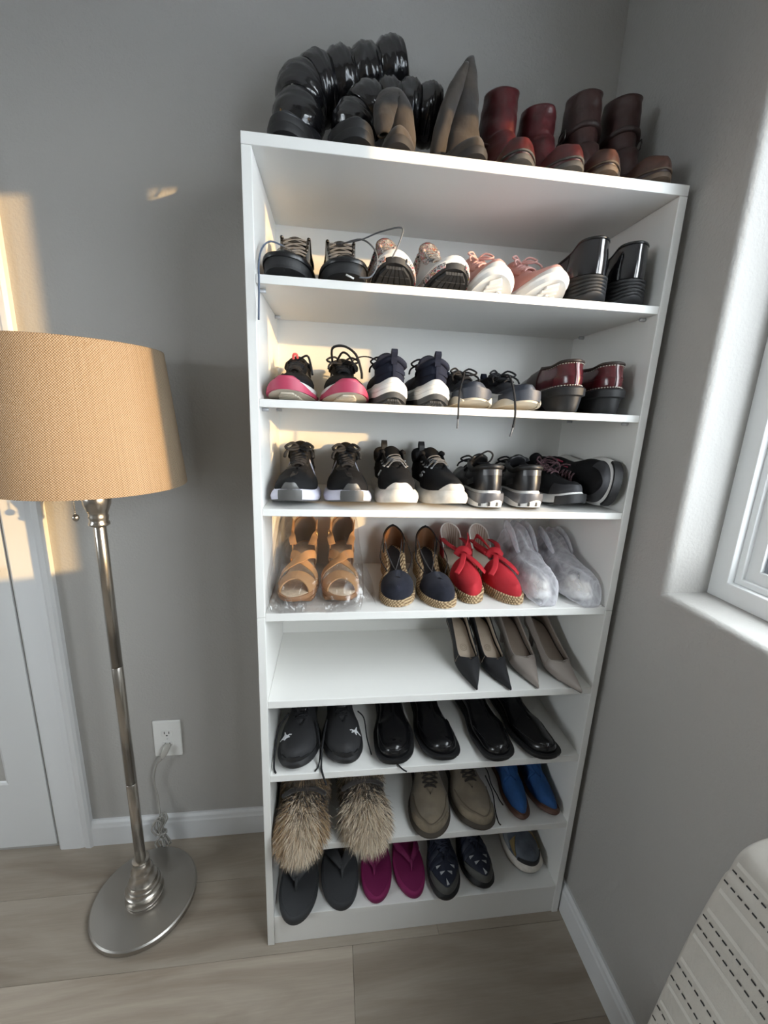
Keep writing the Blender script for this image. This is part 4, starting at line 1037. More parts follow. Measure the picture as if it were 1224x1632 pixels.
# ================================================================== shelf 4
TAN = mat('tan_leather', (0.46, 0.25, 0.115), 0.5, bump=(300, 0.15, 0.001))
TANI = mat('tan_footbed', (0.55, 0.43, 0.31), 0.6, bump=(250, 0.25, 0.001), var=(90, 0.12))
def lstrap(s, name, m, way, hw, th=.0022, off=.0015, n=6, parent=None):
    """leather strap over the last; way = (side, t, v) stations"""
    P, U = [], []
    for sg, t, v in way:
        a = sg * s.A(t); P.append(s.pt(a, v) + s.nrm(a, v) * off); U.append(s.nrm(a, v))
    for i, (sg, t, v) in enumerate(way):
        if v >= .999: U[i] = Vector((.3, 0, 1))
    return s.add(name, strap(P, hw, th, U, n), m, parent, True, 50)
def virtual(s, foot, hh=.08, ih=.06, th=.045, toeh=.028, st=.55, e=-.003):
    s.setup(foot, tab([(st, foot(st) + th), (.72, foot(.72) + th * .86), (.88, foot(.88) + toeh * 1.1), (1, foot(1) + toeh * .8)]),
            tab([(0, foot(0) + hh), (.12, foot(.12) + hh * .95), (.25, foot(.25) + hh * .7), (.40, foot(.4) + ih), (st, foot(st) + th)]), st, tab([(0, .022), (.12, .027), (.3, .026), (.45, .018), (st, 0)]), e=e, k1=.5, k2=.55, bulge=.003)
def sandal(label, side):
    s = Shoe('sandal', label, 'shoe', .248, .088, side, 'tan criss-cross sandals', heel=.72, toe=.98, tl=.28)
    zf = tab([(0, .066), (.22, .058), (.5, .030), (.68, .018), (1, .020)])
    s.slab('sole', [(-.004, lambda t: zf(t) - .012), (0, lambda t: zf(t) - .010), (.001, lambda t: zf(t) - .003), (0, zf)], mat('tan_sole_edge', (.30, .15, .07), .5)); s.bot = lambda t: zf(t) - .012
    s.slab('footbed', [(-.003, lambda t: zf(t) - .0005), (-.003, lambda t: zf(t) + .0012), (-.005, lambda t: zf(t) + .002)], TANI)
    R = []
    for z, k in ((0, .86), (.02, .9), (.045, 1.0), (.062, 1.04)):
        R.append([(.036 + .036 * k * math.cos(a) * (1 if math.cos(a) < 0 else .9), .028 * k * math.sin(a), min(z, zf(max(0, (.036 + .036 * k * math.cos(a)) / s.L)) - .008)) for a in [2 * PI * j / 20 for j in range(20)]])
    s.add('block_heel', loft(R, True, True, True), mat('stacked_heel', (.16, .08, .04), .45, var=(40, .3)))
    v_ = [(0.66, .018)]
    R = []
    for t in (.58, .66, .72, .80, .90): R.append([(t * s.L, y * .9 * s.w(t), (zf(t) - .011 if k else 0.0)) for k in (0, 1) for y in ((-1, 1) if k == 0 else (1, -1))])
    s.add('front_lift', loft(R, True, True, True), MATS['tan_sole_edge'], None, False)
    virtual(s, zf, hh=.082, ih=.062, th=.042, toeh=.026)
    for sg in (1, -1): s.panel('toe_band', TAN, sg * s.A(.90), sg * s.A(.755), 0, 1.0, .002, 8, 7)
    lstrap(s, 'cross_strap', TAN, [(1, .70, 0), (1, .66, .4), (1, .62, .8), (1, .585, 1), (-1, .52, .86), (-1, .46, .6), (-1, .40, .25), (-1, .36, 0)], .0105)
    lstrap(s, 'cross_strap', TAN, [(-1, .70, 0), (-1, .66, .4), (-1, .62, .8), (-1, .585, 1), (1, .52, .86), (1, .46, .6), (1, .40, .25), (1, .36, 0)], .0105, off=.0042)
    s.panel('heel_cup', TAN, PI - 1.15, PI + 1.15, .0, lambda t: .72 + .28 * (1 - (2 * t - 1) ** 2), .0015, 24, 6)
    s.panel('heel_lining', mat('taupe_lining', (.14, .09, .06), .7), PI - 1.1, PI + 1.1, .05, lambda t: .68 + .28 * (1 - (2 * t - 1) ** 2), -.002, 24, 6)
    lstrap(s, 'ankle_strap', TAN, [(1, .10, .92), (1, .24, .98), (1, .36, 1.0), (1, .44, 1.0)], .008, off=.003)
    lstrap(s, 'ankle_strap', TAN, [(-1, .10, .92), (-1, .24, .98), (-1, .36, 1.0), (-1, .44, 1.0)], .008, off=.003)
    p = s.pt(side * s.A(.26), .98)
    s.add('buckle', tube([(p.x - .008, p.y + side * .006, p.z - .008), (p.x + .008, p.y + side * .006, p.z - .008), (p.x + .008, p.y + side * .006, p.z + .008), (p.x - .008, p.y + side * .006, p.z + .008)], .0012, 6, closed=True, smooth=True, n=3), mat('gold_metal', (.6, .42, .18), .25, 1.0))
    return s
sandal('tan criss-cross heeled sandal in a clear bag, nearer the side panel', 1).place(.078, .026, Z4 + .004, -92)
sandal('tan criss-cross heeled sandal in a clear bag, nearer the espadrilles', -1).place(.168, .028, Z4 + .004, -93)
# clear plastic bag around both sandals
def plastic_bag():
    m = bpy.data.materials.new('clear_plastic'); m.use_nodes = True; nt = m.node_tree; N = nt.nodes; K = nt.links; N.clear()
    o = N.new('ShaderNodeOutputMaterial'); t = N.new('ShaderNodeBsdfTransparent'); t.inputs[0].default_value = (.965, .965, .965, 1)
    g = N.new('ShaderNodeBsdfGlossy'); g.inputs['Roughness'].default_value = .12; lw = N.new('ShaderNodeLayerWeight'); lw.inputs[0].default_value = .35
    tc = N.new('ShaderNodeTexCoord'); nz = N.new('ShaderNodeTexNoise'); nz.inputs['Scale'].default_value = 38; nz.inputs['Detail'].default_value = 5; nz.inputs['Distortion'].default_value = 1.2
    K.new(tc.outputs['Object'], nz.inputs['Vector']); bp = N.new('ShaderNodeBump'); bp.inputs['Strength'].default_value = .9; bp.inputs['Distance'].default_value = .006
    K.new(nz.outputs['Fac'], bp.inputs['Height']); K.new(bp.outputs['Normal'], g.inputs['Normal'])
    ml = N.new('ShaderNodeMath'); ml.operation = 'MULTIPLY_ADD'; ml.inputs[1].default_value = .42; ml.inputs[2].default_value = .06; K.new(lw.outputs['Facing'], ml.inputs[0])
    mx = N.new('ShaderNodeMixShader'); K.new(ml.outputs[0], mx.inputs[0]); K.new(t.outputs[0], mx.inputs[1]); K.new(g.outputs[0], mx.inputs[2]); K.new(mx.outputs[0], o.inputs[0])
    root = thing('plastic_bag', 'crinkled clear plastic bag wrapped round the tan sandals', 'plastic bag', (.122, .14, Z4))
    # section rings from the front opening (y=0.005) to the back (y=0.28)
    rnd = random.Random(5); R = []
    st = [(.002, .092, .016), (.014, .100, .058), (.040, .103, .082), (.075, .103, .104), (.12, .102, .128), (.17, .101, .158), (.22, .100, .178), (.270, .099, .178), (.290, .094, .14)]
    ns = 44
    for k, (y, hw, h) in enumerate(st):
        rg = []
        for j in range(ns):
            a = 2 * PI * j / ns; c, sn = math.cos(a), math.sin(a)
            x = hw * math.copysign(abs(c) ** .45, c); z = h * (.5 + .5 * math.copysign(abs(sn) ** .5, sn))
            f = 1 + rnd.uniform(-.035, .035); xx = x * f
            xx = max(-.1035, xx)
            rg.append((xx, y - .14 + rnd.uniform(-.003, .003), max(.0008, z * (1 + rnd.uniform(-.05, .03)))))
        R.append(rg)
    b = obj('bag_film', *loft(R, True), m, root)
    md = b.modifiers.new('subdivision', 'SUBSURF'); md.levels = 1; md.render_levels = 1
    # gathered crumpled front edge
    for q, (x0, x1, y0, y1) in enumerate(((-.100, -.02, -.136, -.135), (.02, .125, -.140, -.085))):
        P = []
        for k in range(22):
            t = k / 21; P.append((x0 + (x1 - x0) * t, y0 + (y1 - y0) * t + rnd.uniform(-.006, .006), .004 + .016 * abs(math.sin(9 * t + q)) + rnd.uniform(0, .01)))
        R2 = [[(x, y, .001) for x, y, z in P], [(x + rnd.uniform(-.004, .004), y - .004, z * .55) for x, y, z in P], [(x, y + .006, z) for x, y, z in P], [(x, y + .018, z * .6 + .004) for x, y, z in P]]
        obj('crumpled_edge', *loft(R2, False), m, root)
    P = [(.06, .0, .10), (.085, -.05, .075), (.118, -.075, .030), (.128, -.085, .004)]
    R3 = [[(x + dx, y + dy, max(.002, z + dz)) for x, y, z in P] for dx, dy, dz in ((0, .05, .02), (.004, .02, .0), (.0, -.012, -.006), (.003, -.03, -.012))]
    obj('side_fold', *loft(R3, False), m, root)
plastic_bag()

JUTE = mat('jute_braid', (0.42, 0.29, 0.15), 0.9)
def jute_nodes():
    nt = JUTE.node_tree; N = nt.nodes; K = nt.links; b = N['Principled BSDF']; tc = N.new('ShaderNodeTexCoord')
    w = N.new('ShaderNodeTexWave'); w.wave_type = 'BANDS'; w.bands_direction = 'DIAGONAL'; w.inputs['Scale'].default_value = 75; w.inputs['Distortion'].default_value = 3.5; w.inputs['Detail'].default_value = 2
    K.new(tc.outputs['Object'], w.inputs['Vector']); rp = N.new('ShaderNodeValToRGB'); e = rp.color_ramp.elements
    e[0].color = (.16, .095, .045, 1); e[1].color = (.56, .42, .25, 1); K.new(w.outputs['Fac'], rp.inputs['Fac']); K.new(rp.outputs['Color'], b.inputs['Base Color'])
    bp = N.new('ShaderNodeBump'); bp.inputs['Strength'].default_value = .7; bp.inputs['Distance'].default_value = .0015; K.new(w.outputs['Fac'], bp.inputs['Height']); K.new(bp.outputs['Normal'], b.inputs['Normal'])
jute_nodes()
NAVS = mat('navy_suede', (0.015, 0.016, 0.025), 0.9, bump=(600, 0.3, 0.001), sheen=0.08, var=(40, 0.2), spec=0.2)
def jutesole(s, zf, flare=.003):
    K = 4; lv = [(-.004, 0.0)]
    s.bot = const(0.0)
    for k in range(K):
        for e, q in ((-.001, .04), (flare, .3), (flare, .7), (-.001, .96)): lv.append((e, (lambda qq: (lambda t: zf(t) * qq))((k + q) / K)))
    s.slab('jute_sole', lv, JUTE, sharp=80); s.slab('outsole', [(-.004, 0.0), (-.002, .003)], mat('tan_rubber', (.28, .18, .09), .7))
def espadrille(label, side):
    s = Shoe('wedge_espadrille', label, 'shoe', .245, .079, side, 'navy wedge espadrilles', heel=.70, waist=.62, toe=1.0, tl=.24)
    zf = tab([(0, .062), (.2, .054), (.5, .028), (.7, .018), (1, .016)]); jutesole(s, zf)
    virtual(s, zf, hh=.062, ih=.05, th=.044, toeh=.030, st=.62)
    s.insole(JUTE, .003, -.004, 'jute_footbed')
    s.slab('insole', [(-.012, lambda t: zf(t) + .002), (-.012, lambda t: zf(t) + .0045)], mat('black_insole', (.012, .012, .014), .5))
    s.panel('toe_vamp', NAVS, -s.A(.71), s.A(.71), 0, 1.0, .002, 32, 8)
    BR = mat('dark_brown_satin', (.035, .016, .010), .4, bump=(200, .1, .001))
    s.panel('heel_cup', mat('black_suede', (.016, .015, .016), .85), PI - .82, PI + .82, .0, lambda t: .60 + .42 * (1 - (2 * t - 1) ** 2), .0025, 20, 6)
    s.panel('heel_lining', mat('brown_leather_lining', (.13, .055, .022), .5), PI - .8, PI + .8, .05, lambda t: .55 + .42 * (1 - (2 * t - 1) ** 2), -.003, 20, 6)
    EL = mat('grey_elastic', (.10, .10, .105), .6)
    pl_ = [s.pt(sg * s.A(.73), .8) for sg in (1, -1)]; h = [s.pt(PI - sg * .55, .62) for sg in (1, -1)]
    for i in (0, 1):
        a, b = pl_[i], h[1 - i]; m1 = (a * .65 + b * .35); m2 = (a * .3 + b * .7); m1.z = zf(.5) + .012; m2.z = zf(.3) + .018; m2.y *= 1.3
        s.add('elastic_cord', tube([a, m1, m2, b], .0012, 6, 5), EL)
    o = s.pt(side * s.A(.62), .6); b = s.pt(PI - side * .6, .85)
    for sg in (1, -1):
        a = s.pt(sg * s.A(.66), .55); b = s.pt(PI - sg * .62, .80); mm = (a + b) / 2 + Vector((0, sg * .012, .004)); s.add('elastic_cord', tube([a, a.lerp(mm, .6) + Vector((0, sg * .006, -.004)), mm, b], .0013, 6, 5), BLC)
    return s
espadrille('navy suede wedge espadrille, nearer the bagged tan sandals', 1).place(.306, .020, Z4, -93)
espadrille('navy suede wedge espadrille, nearer the red espadrilles', -1).place(.393, .010, Z4, -92)
RED = mat('red_canvas', (0.42, 0.012, 0.022), 0.8, bump=(700, 0.4, 0.001), var=(25, 0.12))
def redesp(label, side, lean):
    s = Shoe('espadrille', label, 'shoe', .245, .072, side, 'red canvas espadrilles', heel=.72, waist=.68, toe=.98, tl=.30, tp=2.0)
    zf = tab([(0, .050), (.25, .042), (.55, .026), (1, .020)]); jutesole(s, zf)
    virtual(s, zf, hh=.078, ih=.060, th=.050, toeh=.026, st=.56)
    s.insole(CRM, .003, -.004)
    s.panel('toe_vamp', RED, -s.A(.58), s.A(.58), 0, 1.0, .002, 32, 8)
    lin = mat('striped_ticking', (.50, .44, .38), .85); nt = lin.node_tree
    if 'Wave Texture' not in nt.nodes:
        w = nt.nodes.new('ShaderNodeTexWave'); w.bands_direction = 'Y'; w.inputs['Scale'].default_value = 70; tc = nt.nodes.new('ShaderNodeTexCoord'); nt.links.new(tc.outputs['Object'], w.inputs['Vector'])
        rp = nt.nodes.new('ShaderNodeValToRGB'); e = rp.color_ramp.elements; e[0].color = (.30, .22, .18, 1); e[1].color = (.58, .50, .44, 1); nt.links.new(w.outputs['Fac'], rp.inputs['Fac']); nt.links.new(rp.outputs['Color'], nt.nodes['Principled BSDF'].inputs['Base Color'])
    s.panel('heel_flap', RED, PI - 1.0, PI + 1.0, .0, lambda t: .6 + .42 * (1 - (2 * t - 1) ** 2) ** .7, .002, 24, 6)
    s.panel('heel_lining', lin, PI - .98, PI + .98, .03, lambda t: .59 + .42 * (1 - (2 * t - 1) ** 2) ** .7, -.0025, 24, 6)
    N = 28; P = [s.pt(PI - 1.0 + 2.0 * i / N, .6 + .42 * (1 - (2 * i / N - 1) ** 2) ** .7) for i in range(N + 1)]
    s.add('white_binding', tube(P, .0022, 6, smooth=False), mat('white_binding', (.66, .62, .58), .8))
    # ankle ribbons: loops over the vamp and round the heel
    v = s.pt(0.001, .98); c = Vector((s.L * .56, s.cl(.56), s.ridge(.56) + .004))
    for sg in (1, -1):
        h = s.pt(PI - sg * .85, .85)
        s.add('ankle_ribbon', strap([h, h.lerp(c, .4) + Vector((0, sg * .012, .006)), c + Vector((-.02, sg * .016, .010)), c + Vector((.012, -sg * .004, .004)), c + Vector((.045, -sg * .022, -.010)), c + Vector((.055, -sg * .036, -.026))], .007, .0018, (0.2, 0, 1), 5), RED)
    s.add('ribbon_knot', strap([c + Vector((-.006, -.016, -.002)), c + Vector((-.002, -.008, .014)), c + Vector((.004, .004, .016)), c + Vector((.004, .016, .002))], .009, .003, (.6, 0, .8), 5), RED)
    s.add('ribbon_loop', strap([c, c + Vector((-.03, lean * .02, .03)), c + Vector((-.055, lean * .028, .036)), c + Vector((-.05, lean * .036, .012)), c + Vector((-.01, lean * .022, .004))], .006, .0016, (0.3, 1, .2), 5), RED)
    return s
redesp('red canvas tie espadrille, nearer the navy wedges', 1, 1).place(.485, .030, Z4, -87)
redesp('red canvas tie espadrille, nearer the dust-bagged shoes', -1, -1).place(.566, .020, Z4, -85)

def mesh_mat():
    m = bpy.data.materials.new('sheer_white_fabric'); m.use_nodes = True; nt = m.node_tree; N = nt.nodes; K = nt.links; N.clear()
    o = N.new('ShaderNodeOutputMaterial'); t = N.new('ShaderNodeBsdfTransparent'); d = N.new('ShaderNodeBsdfDiffuse'); d.inputs[0].default_value = (.80, .80, .84, 1)
    tr = N.new('ShaderNodeBsdfTranslucent'); tr.inputs[0].default_value = (.75, .75, .80, 1); m1 = N.new('ShaderNodeMixShader'); m1.inputs[0].default_value = .35; K.new(d.outputs[0], m1.inputs[1]); K.new(tr.outputs[0], m1.inputs[2])
    tc = N.new('ShaderNodeTexCoord'); nz = N.new('ShaderNodeTexNoise'); nz.inputs['Scale'].default_value = 30; nz.inputs['Detail'].default_value = 4; nz.inputs['Distortion'].default_value = 2; K.new(tc.outputs['Object'], nz.inputs['Vector'])
    lw = N.new('ShaderNodeLayerWeight'); lw.inputs[0].default_value = .45; ad = N.new('ShaderNodeMath'); ad.operation = 'MULTIPLY_ADD'; ad.inputs[1].default_value = .55; K.new(lw.outputs['Facing'], ad.inputs[0])
    mr = N.new('ShaderNodeMapRange'); mr.inputs[1].default_value = .3; mr.inputs[2].default_value = .7; mr.inputs[3].default_value = .20; mr.inputs[4].default_value = .50; K.new(nz.outputs['Fac'], mr.inputs[0]); K.new(mr.outputs[0], ad.inputs[2])
    bp = N.new('ShaderNodeBump'); bp.inputs['Strength'].default_value = .5; bp.inputs['Distance'].default_value = .004; K.new(nz.outputs['Fac'], bp.inputs['Height']); K.new(bp.outputs['Normal'], d.inputs['Normal'])
    mx = N.new('ShaderNodeMixShader'); K.new(ad.outputs[0], mx.inputs[0]); K.new(t.outputs[0], mx.inputs[1]); K.new(m1.outputs[0], mx.inputs[2]); K.new(mx.outputs[0], o.inputs[0]); return m
SHEER = mesh_mat()
def bagged(lab_shoe, lab_bag, side, x, y, deg, peak, seed):
    s = sneaker('canvas_shoe', lab_shoe, side, 'white shoes in sheer dust bags', L=.228, W=.056, mh=.020, mt=.020, ts=.008, hh=.056, dip=.044, th=.034, ih=.052, toeh=.025, upper=mat('grey_canvas', (.22, .21, .22), .8), mid=WHF, out=WHF, lace=None, oth=.004, flare=.002, tz=.0, toe=1.0)
    s.panel('toe_cap', mat('cream_toe_cap', (.68, .64, .58), .5), -1.0, 1.0, .0, .85, .002, 22, 5)
    s.place(x, y, Z4 + .003, deg)
    rnd = random.Random(seed); ph = [rnd.uniform(0, 6.28) for _ in range(6)]
    b = thing('dust_bag', lab_bag, 'dust bag', s.root.location - Vector((0, 0, .0028)), s.root.rotation_euler[2], 'sheer white dust bags')
    prof = tab([(-.06, .012), (0, .075), (.12, peak), (.3, peak * .98), (.5, .098), (.7, .080), (.86, .072), (.97, .058), (1.03, .032), (1.06, .012)]); wid = tab([(-.06, .020), (.0, .036), (.15, .039), (.4, .041), (.7, .0435), (.9, .0415), (1.0, .034), (1.06, .020)])
    R = []; ns = 40
    for k in range(30):
        t = -.05 + 1.11 * k / 29; rg = []; h = prof(t); w = wid(t)
        for j in range(ns):
            a = 2 * PI * j / ns; c, sn = math.cos(a), math.sin(a); tp = max(0, sn)
            fold = 1 + .04 * math.sin(9 * a + 11 * t + ph[0]) + .025 * math.sin(17 * a - 23 * t + ph[1]) + .03 * math.sin(5 * a + 40 * t + ph[2])
            yy = w * math.copysign(abs(c) ** .8, c) * (fold if abs(c) < .95 else 1 + .03 * math.sin(30 * t)) * (1 - .45 * tp * max(0, min(1, (peak - .07) / .07)) * (1 if t < .5 else .3))
            zz = h * (.5 + .5 * math.copysign(abs(sn) ** .75, sn)) * (1 + .06 * math.sin(13 * t + 6 * a + ph[3]) * tp)
            rg.append((t * s.L, s.cl(max(0, min(1, t))) + yy, max(.0006, zz)))
        R.append(rg)
    obj('bag_fabric', *loft(R, True, True, True), SHEER, b)
    # gathered tails of loose cloth
    for q in range(0):
        x0 = s.L * (1.0 - .1 * q); P = [(x0, (q - 1) * .03, .006), (x0 + .012, (q - 1) * .034, .014), (x0 + .02, (q - 1) * .036, .004)]
        obj('loose_fold', *strap(P, .014, .0008, (0, 0, 1), 4), SHEER, b)
    for q in range(2):
        P = [(s.L * .10, (q - .5) * .03, .10), (s.L * .16, (q - .5) * .05, peak * .98), (s.L * .34, (q - .5) * .055, peak * .9), (s.L * .5, (q - .5) * .05, .085)]
        obj('loose_fold', *strap(P, .012, .0008, (0, 1, 0), 5), SHEER, b)
bagged('white-toed shoe inside the dust bag beside the red espadrilles', 'sheer white dust bag beside the red espadrilles', 1, .652, .022, -86, .142, 3)
bagged('white-toed shoe inside the dust bag in the corner of the shelf', 'sheer white dust bag in the corner of the shelf', -1, .733, .012, -90, .128, 8)

# ================================================================== shelf 5
def pump(label, side, mu, mi, group, L=.245, hh=.050, W=.068):
    s = Shoe('pump', label, 'shoe', L, W, side, group, heel=.74, waist=.78, ball=1.0, toe=.95, tl=.46, tp=1.45, tr=1.0, bend=.006, n=128)
    zf = tab([(0, .070), (.18, .064), (.45, .034), (.65, .010), (.8, .005), (1, .005)]); s.bot = zf
    s.slab('sole', [(-.004, lambda t: zf(t) - .003), (-.001, lambda t: zf(t) - .001), (-.001, zf)], mat('pump_sole', (.02, .018, .017), .5))
    st = .70
    s.setup(zf, tab([(st, zf(st) + .034), (.82, zf(.82) + .027), (.92, zf(.92) + .017), (1, zf(1) + .008)]), tab([(0, zf(0) + hh), (.1, zf(.1) + hh * .94), (.25, zf(.25) + .034), (.5, zf(.5) + .026), (st - .06, zf(st) + .031), (st, zf(st) + .034)]), st, tab([(p_, q_ * W / .084) for p_, q_ in [(0, .024), (.12, .027), (.4, .030), (.56, .032), (.64, .030), (.68, .022), (st, 0)]]), e=0.0, k1=.55, k2=.6, bulge=.0015, toe_in=.03)
    s.upper(mu, thick=.002); s.lining(mi, s1=.62, v0=.2, off=-.003); s.collar(mu, .0013, s1=.699)
    s.slab('insole', [(-.005, lambda t: zf(t) + .001), (-.005, lambda t: zf(t) + .0025)], mi)
    R = []
    for z, r, x in ((0, .0055, .034), (.003, .0058, .034), (.03, .0065, .031), (.050, .011, .028), (.060, .019, .030), (.068, .024, .034)):
        R.append([(x + r * math.cos(a) * 1.1, r * math.sin(a), min(z, zf(max(0, (x + r * math.cos(a)) / L)) - .001)) for a in [2 * PI * j / 16 for j in range(16)]])
    s.add('heel', loft(R, True, True, True), mu)
    return s
BSU = mat('black_suede_pump', (0.010, 0.010, 0.012), 0.75, bump=(600, 0.2, 0.001)); BIN = mat('beige_insole', (0.46, 0.38, 0.30), 0.55, bump=(120, 0.2, 0.001))
TAU = mat('taupe_leather', (0.30, 0.26, 0.235), 0.4, bump=(300, 0.1, 0.001)); TIN = mat('taupe_insole', (0.27, 0.215, 0.175), 0.5)
def stamp(s):
    """embossed ring and lettering bars on the insole"""
    m = mat('insole_emboss', (.34, .27, .20), .6); t = .46; c = Vector((t * s.L, s.cl(t), 0)); zf = s.bot; parts = []
    for r in (.0085, .0045):
        parts.append(tube([(c.x + r * math.cos(a), c.y + r * math.sin(a), zf((c.x + r * math.cos(a)) / s.L) + .003) for a in [2 * PI * k / 16 for k in range(16)]], .0007, 4, 1, closed=True))
    for k in range(7):
        x = .60 * s.L; y = s.cl(.6) + (-.016 + .0052 * k); parts.append(tube([(x, y, zf(.6) + .003), (x - .006, y + .001 * (k % 3), zf(.6 - .006 / s.L) + .003)], .0007, 4, smooth=False))
    for k in range(5):
        y = s.cl(.3) + (-.010 + .005 * k); parts.append(tube([(.30 * s.L, y, zf(.30) + .003), (.34 * s.L, y + .004, zf(.34) + .003)], .0007, 4, smooth=False))
    s.add('embossed_logo', merge(*parts), m, None)['kind'] = 'stuff'
p1_ = pump('black suede pointed pump, nearer the empty half of the shelf', 1, BSU, BIN, 'black pointed pumps').place(.500, .002, Z5, -90); stamp(p1_)
p2_ = pump('black suede pointed pump, beside the taupe pumps', -1, BSU, BIN, 'black pointed pumps').place(.569, -.004, Z5, -88); stamp(p2_)
pump('taupe pointed pump, beside the black pumps', 1, TAU, TIN, 'taupe pointed pumps', .25, W=.074).place(.650, -.002, Z5, -88)
pump('taupe pointed pump poking over the shelf edge by the window-side panel', -1, TAU, TIN, 'taupe pointed pumps', .25, W=.074).place(.734, -.026, Z5, -86)

# ================================================================== shelf 6
PUMA = [[(-.5, .02), (-.30, .10), (-.12, .06), (.02, .18), (.10, .42), (.16, .52), (.20, .46), (.16, .30), (.18, .14), (.32, .02), (.50, -.02), (.52, -.08), (.34, -.08), (.18, -.04), (.10, -.12), (.14, -.26), (.10, -.34), (-.02, -.20), (-.10, -.08), (-.20, -.20), (-.34, -.24), (-.36, -.18), (-.24, -.10), (-.28, -.02), (-.46, -.04)]]
WPR = mat('white_print', (0.75, 0.76, 0.78), 0.5)
def puma(label, side, logo, seed):
    s = sneaker('sneaker', label, side, 'black sneakers with a leaping cat', L=.278, W=.096, mh=.026, mt=.018, ts=.012, hh=.062, th=.044, ih=.066, toeh=.032, upper=mat('black_matte_mesh', (.020, .020, .022), .75, bump=(900, .4, .001)), mid=BRB, out=BRB, lace=BLC, oth=.005, flare=.002, tz=.02, toe=.98, tl=.27, bow=False, bulge=.007, slot=.014)
    tri = [(x * logo, y) for x, y in PUMA[0]]
    p = s.pt(logo * s.A(.80), .60)
    V = []; a0 = logo * s.A(.80); v0 = .62
    for x, y in tri:
        # emblem laid on the surface: x across, y along the foot toward the ankle
        cx, cy = p.x - y * .030, p.y + x * .026; t = max(.3, min(.97, cx / s.L)); best = None
        for k in range(41):
            v = k / 40; q = s.pt(logo * s.A(t), v)
            d = abs(q.y - cy)
            if best is None or d < best[0]: best = (d, v)
        a = logo * s.A(t); q = s.pt(a, best[1]); V.append(Vector((cx, cy, q.z)) + s.nrm(a, best[1]) * .0022)
    bm = bmesh.new(); vs_ = [bm.verts.new(v) for v in V]; fc = bm.faces.new(vs_); bmesh.ops.triangulate(bm, faces=[fc]); me = bpy.data.meshes.new('cat_emblem'); bm.to_mesh(me); bm.free(); me.materials.append(WPR)
    o = bpy.data.objects.new('cat_emblem', me); COL.objects.link(o); o.parent = s.up; md = o.modifiers.new('thickness', 'SOLIDIFY'); md.thickness = .0008; md.offset = 0
    def tv(t): q = abs(2 * t - 1); return .20 + .14 * ss(1 - q, .4, .6)
    s.panel('toe_guard', BRB, -.55, .55, 0, tv, .0022, 22, 3)
    s.add('tongue_label', strap([(.60 * s.L, s.cl(.6), s.ridge(.68) + .014), (.56 * s.L, s.cl(.56), s.top(.56) + .012)], .014, .002, (0, 0, 1)), mat('black_gloss_label', (.008, .008, .009), .25))
    return s
pu1 = puma('black sneaker with a white cat logo, against the side panel', 1, 1 * -1, 1).place(.080, .004, Z6, -91)
pu2 = puma('black sneaker with a white cat logo, beside the black leather shoes', -1, 1, 2).place(.184, .008, Z6, -89)
wtube(pu1, 'loose_lace', [(.050, .12, Z6 + .07), (.028, .09, Z6 + .055), (.0235, .05, Z6 + .03), (.024, .02, Z6 + .006), (.030, .006, Z6 + .003)], .0022, BLC)
wtube(pu1, 'loose_lace', [(.118, .10, Z6 + .06), (.130, .05, Z6 + .028), (.128, .02, Z6 + .004), (.120, .004, Z6 + .003)], .0018, BLC)
wtube(pu2, 'loose_lace', [(.145, .10, Z6 + .062), (.136, .05, Z6 + .035), (.134, .015, Z6 + .006), (.138, -.006, Z6 + .002), (.143, -.010, Z6 - .012), (.146, -.011, Z6 - .022)], .0026, BLC)
wtube(pu2, 'loose_lace', [(.225, .12, Z6 + .066), (.240, .10, Z6 + .06), (.246, .07, Z6 + .03), (.256, .04, Z6 + .004)], .0016, BLC)
def leather(label, side, dress):
    L, W = (.285, .090) if dress else (.272, .092)
    s = sneaker('dress_shoe' if dress else 'leather_shoe', label, side, 'black dress shoes' if dress else 'black round-toe leather shoes', L=L, W=W, mh=.024, mt=.014, ts=.010, hh=.058, th=.040, ih=.066, toeh=.030 if dress else .036, upper=BLK_G, mid=BRB, out=BRB, lace=None, tong=False, oth=.006, flare=.003, tz=.004, slot=.0008, toe=.80 if dress else .94, tl=.16 if dress else .24, tp=2.6, tr=.42, bow=not dress, bulge=.006, waist=.70,
                levels=[(.003, .006), (.0035, .5), (.0035, .85), (.002, 1.0)])
    sideband(s, 'welt', BRB, -2.4, 2.4, .010, .016, .0055, .004, 40)
    if dress: s.stitch(BLK, -1.25, 1.25, lambda t: .55 - .25 * (2 * t - 1) ** 2, 30, .0009, off=.0008, duty=.95)
    else:
        N = 34; P = [s.pt(-1.35 + 2.7 * i / N, .52 - .2 * (2 * i / N - 1) ** 2) + s.nrm(-1.35 + 2.7 * i / N, .5) * .0008 for i in range(N + 1)]
        s.add('apron_seam', tube(P, .0014, 6, smooth=False), BLK_G)
    return s
le1 = leather('black round-toe leather shoe with a lace end under its toe', 1, False).place(.317, .000, Z6, -91)
leather('black round-toe leather shoe, beside the dress shoes', -1, False).place(.425, .002, Z6, -89)
wtube(le1, 'loose_lace', [(.300, .05, Z6 + .004), (.315, .010, Z6 + .004), (.325, -.006, Z6 + .003), (.335, -.014, Z6 + .002)], .0018, BLC)
leather('black square-toe dress shoe, beside the round-toe shoes', 1, True).place(.580, -.010, Z6, -84)
leather('black square-toe dress shoe, nearest the window-side panel', -1, True).place(.685, -.016, Z6, -84)

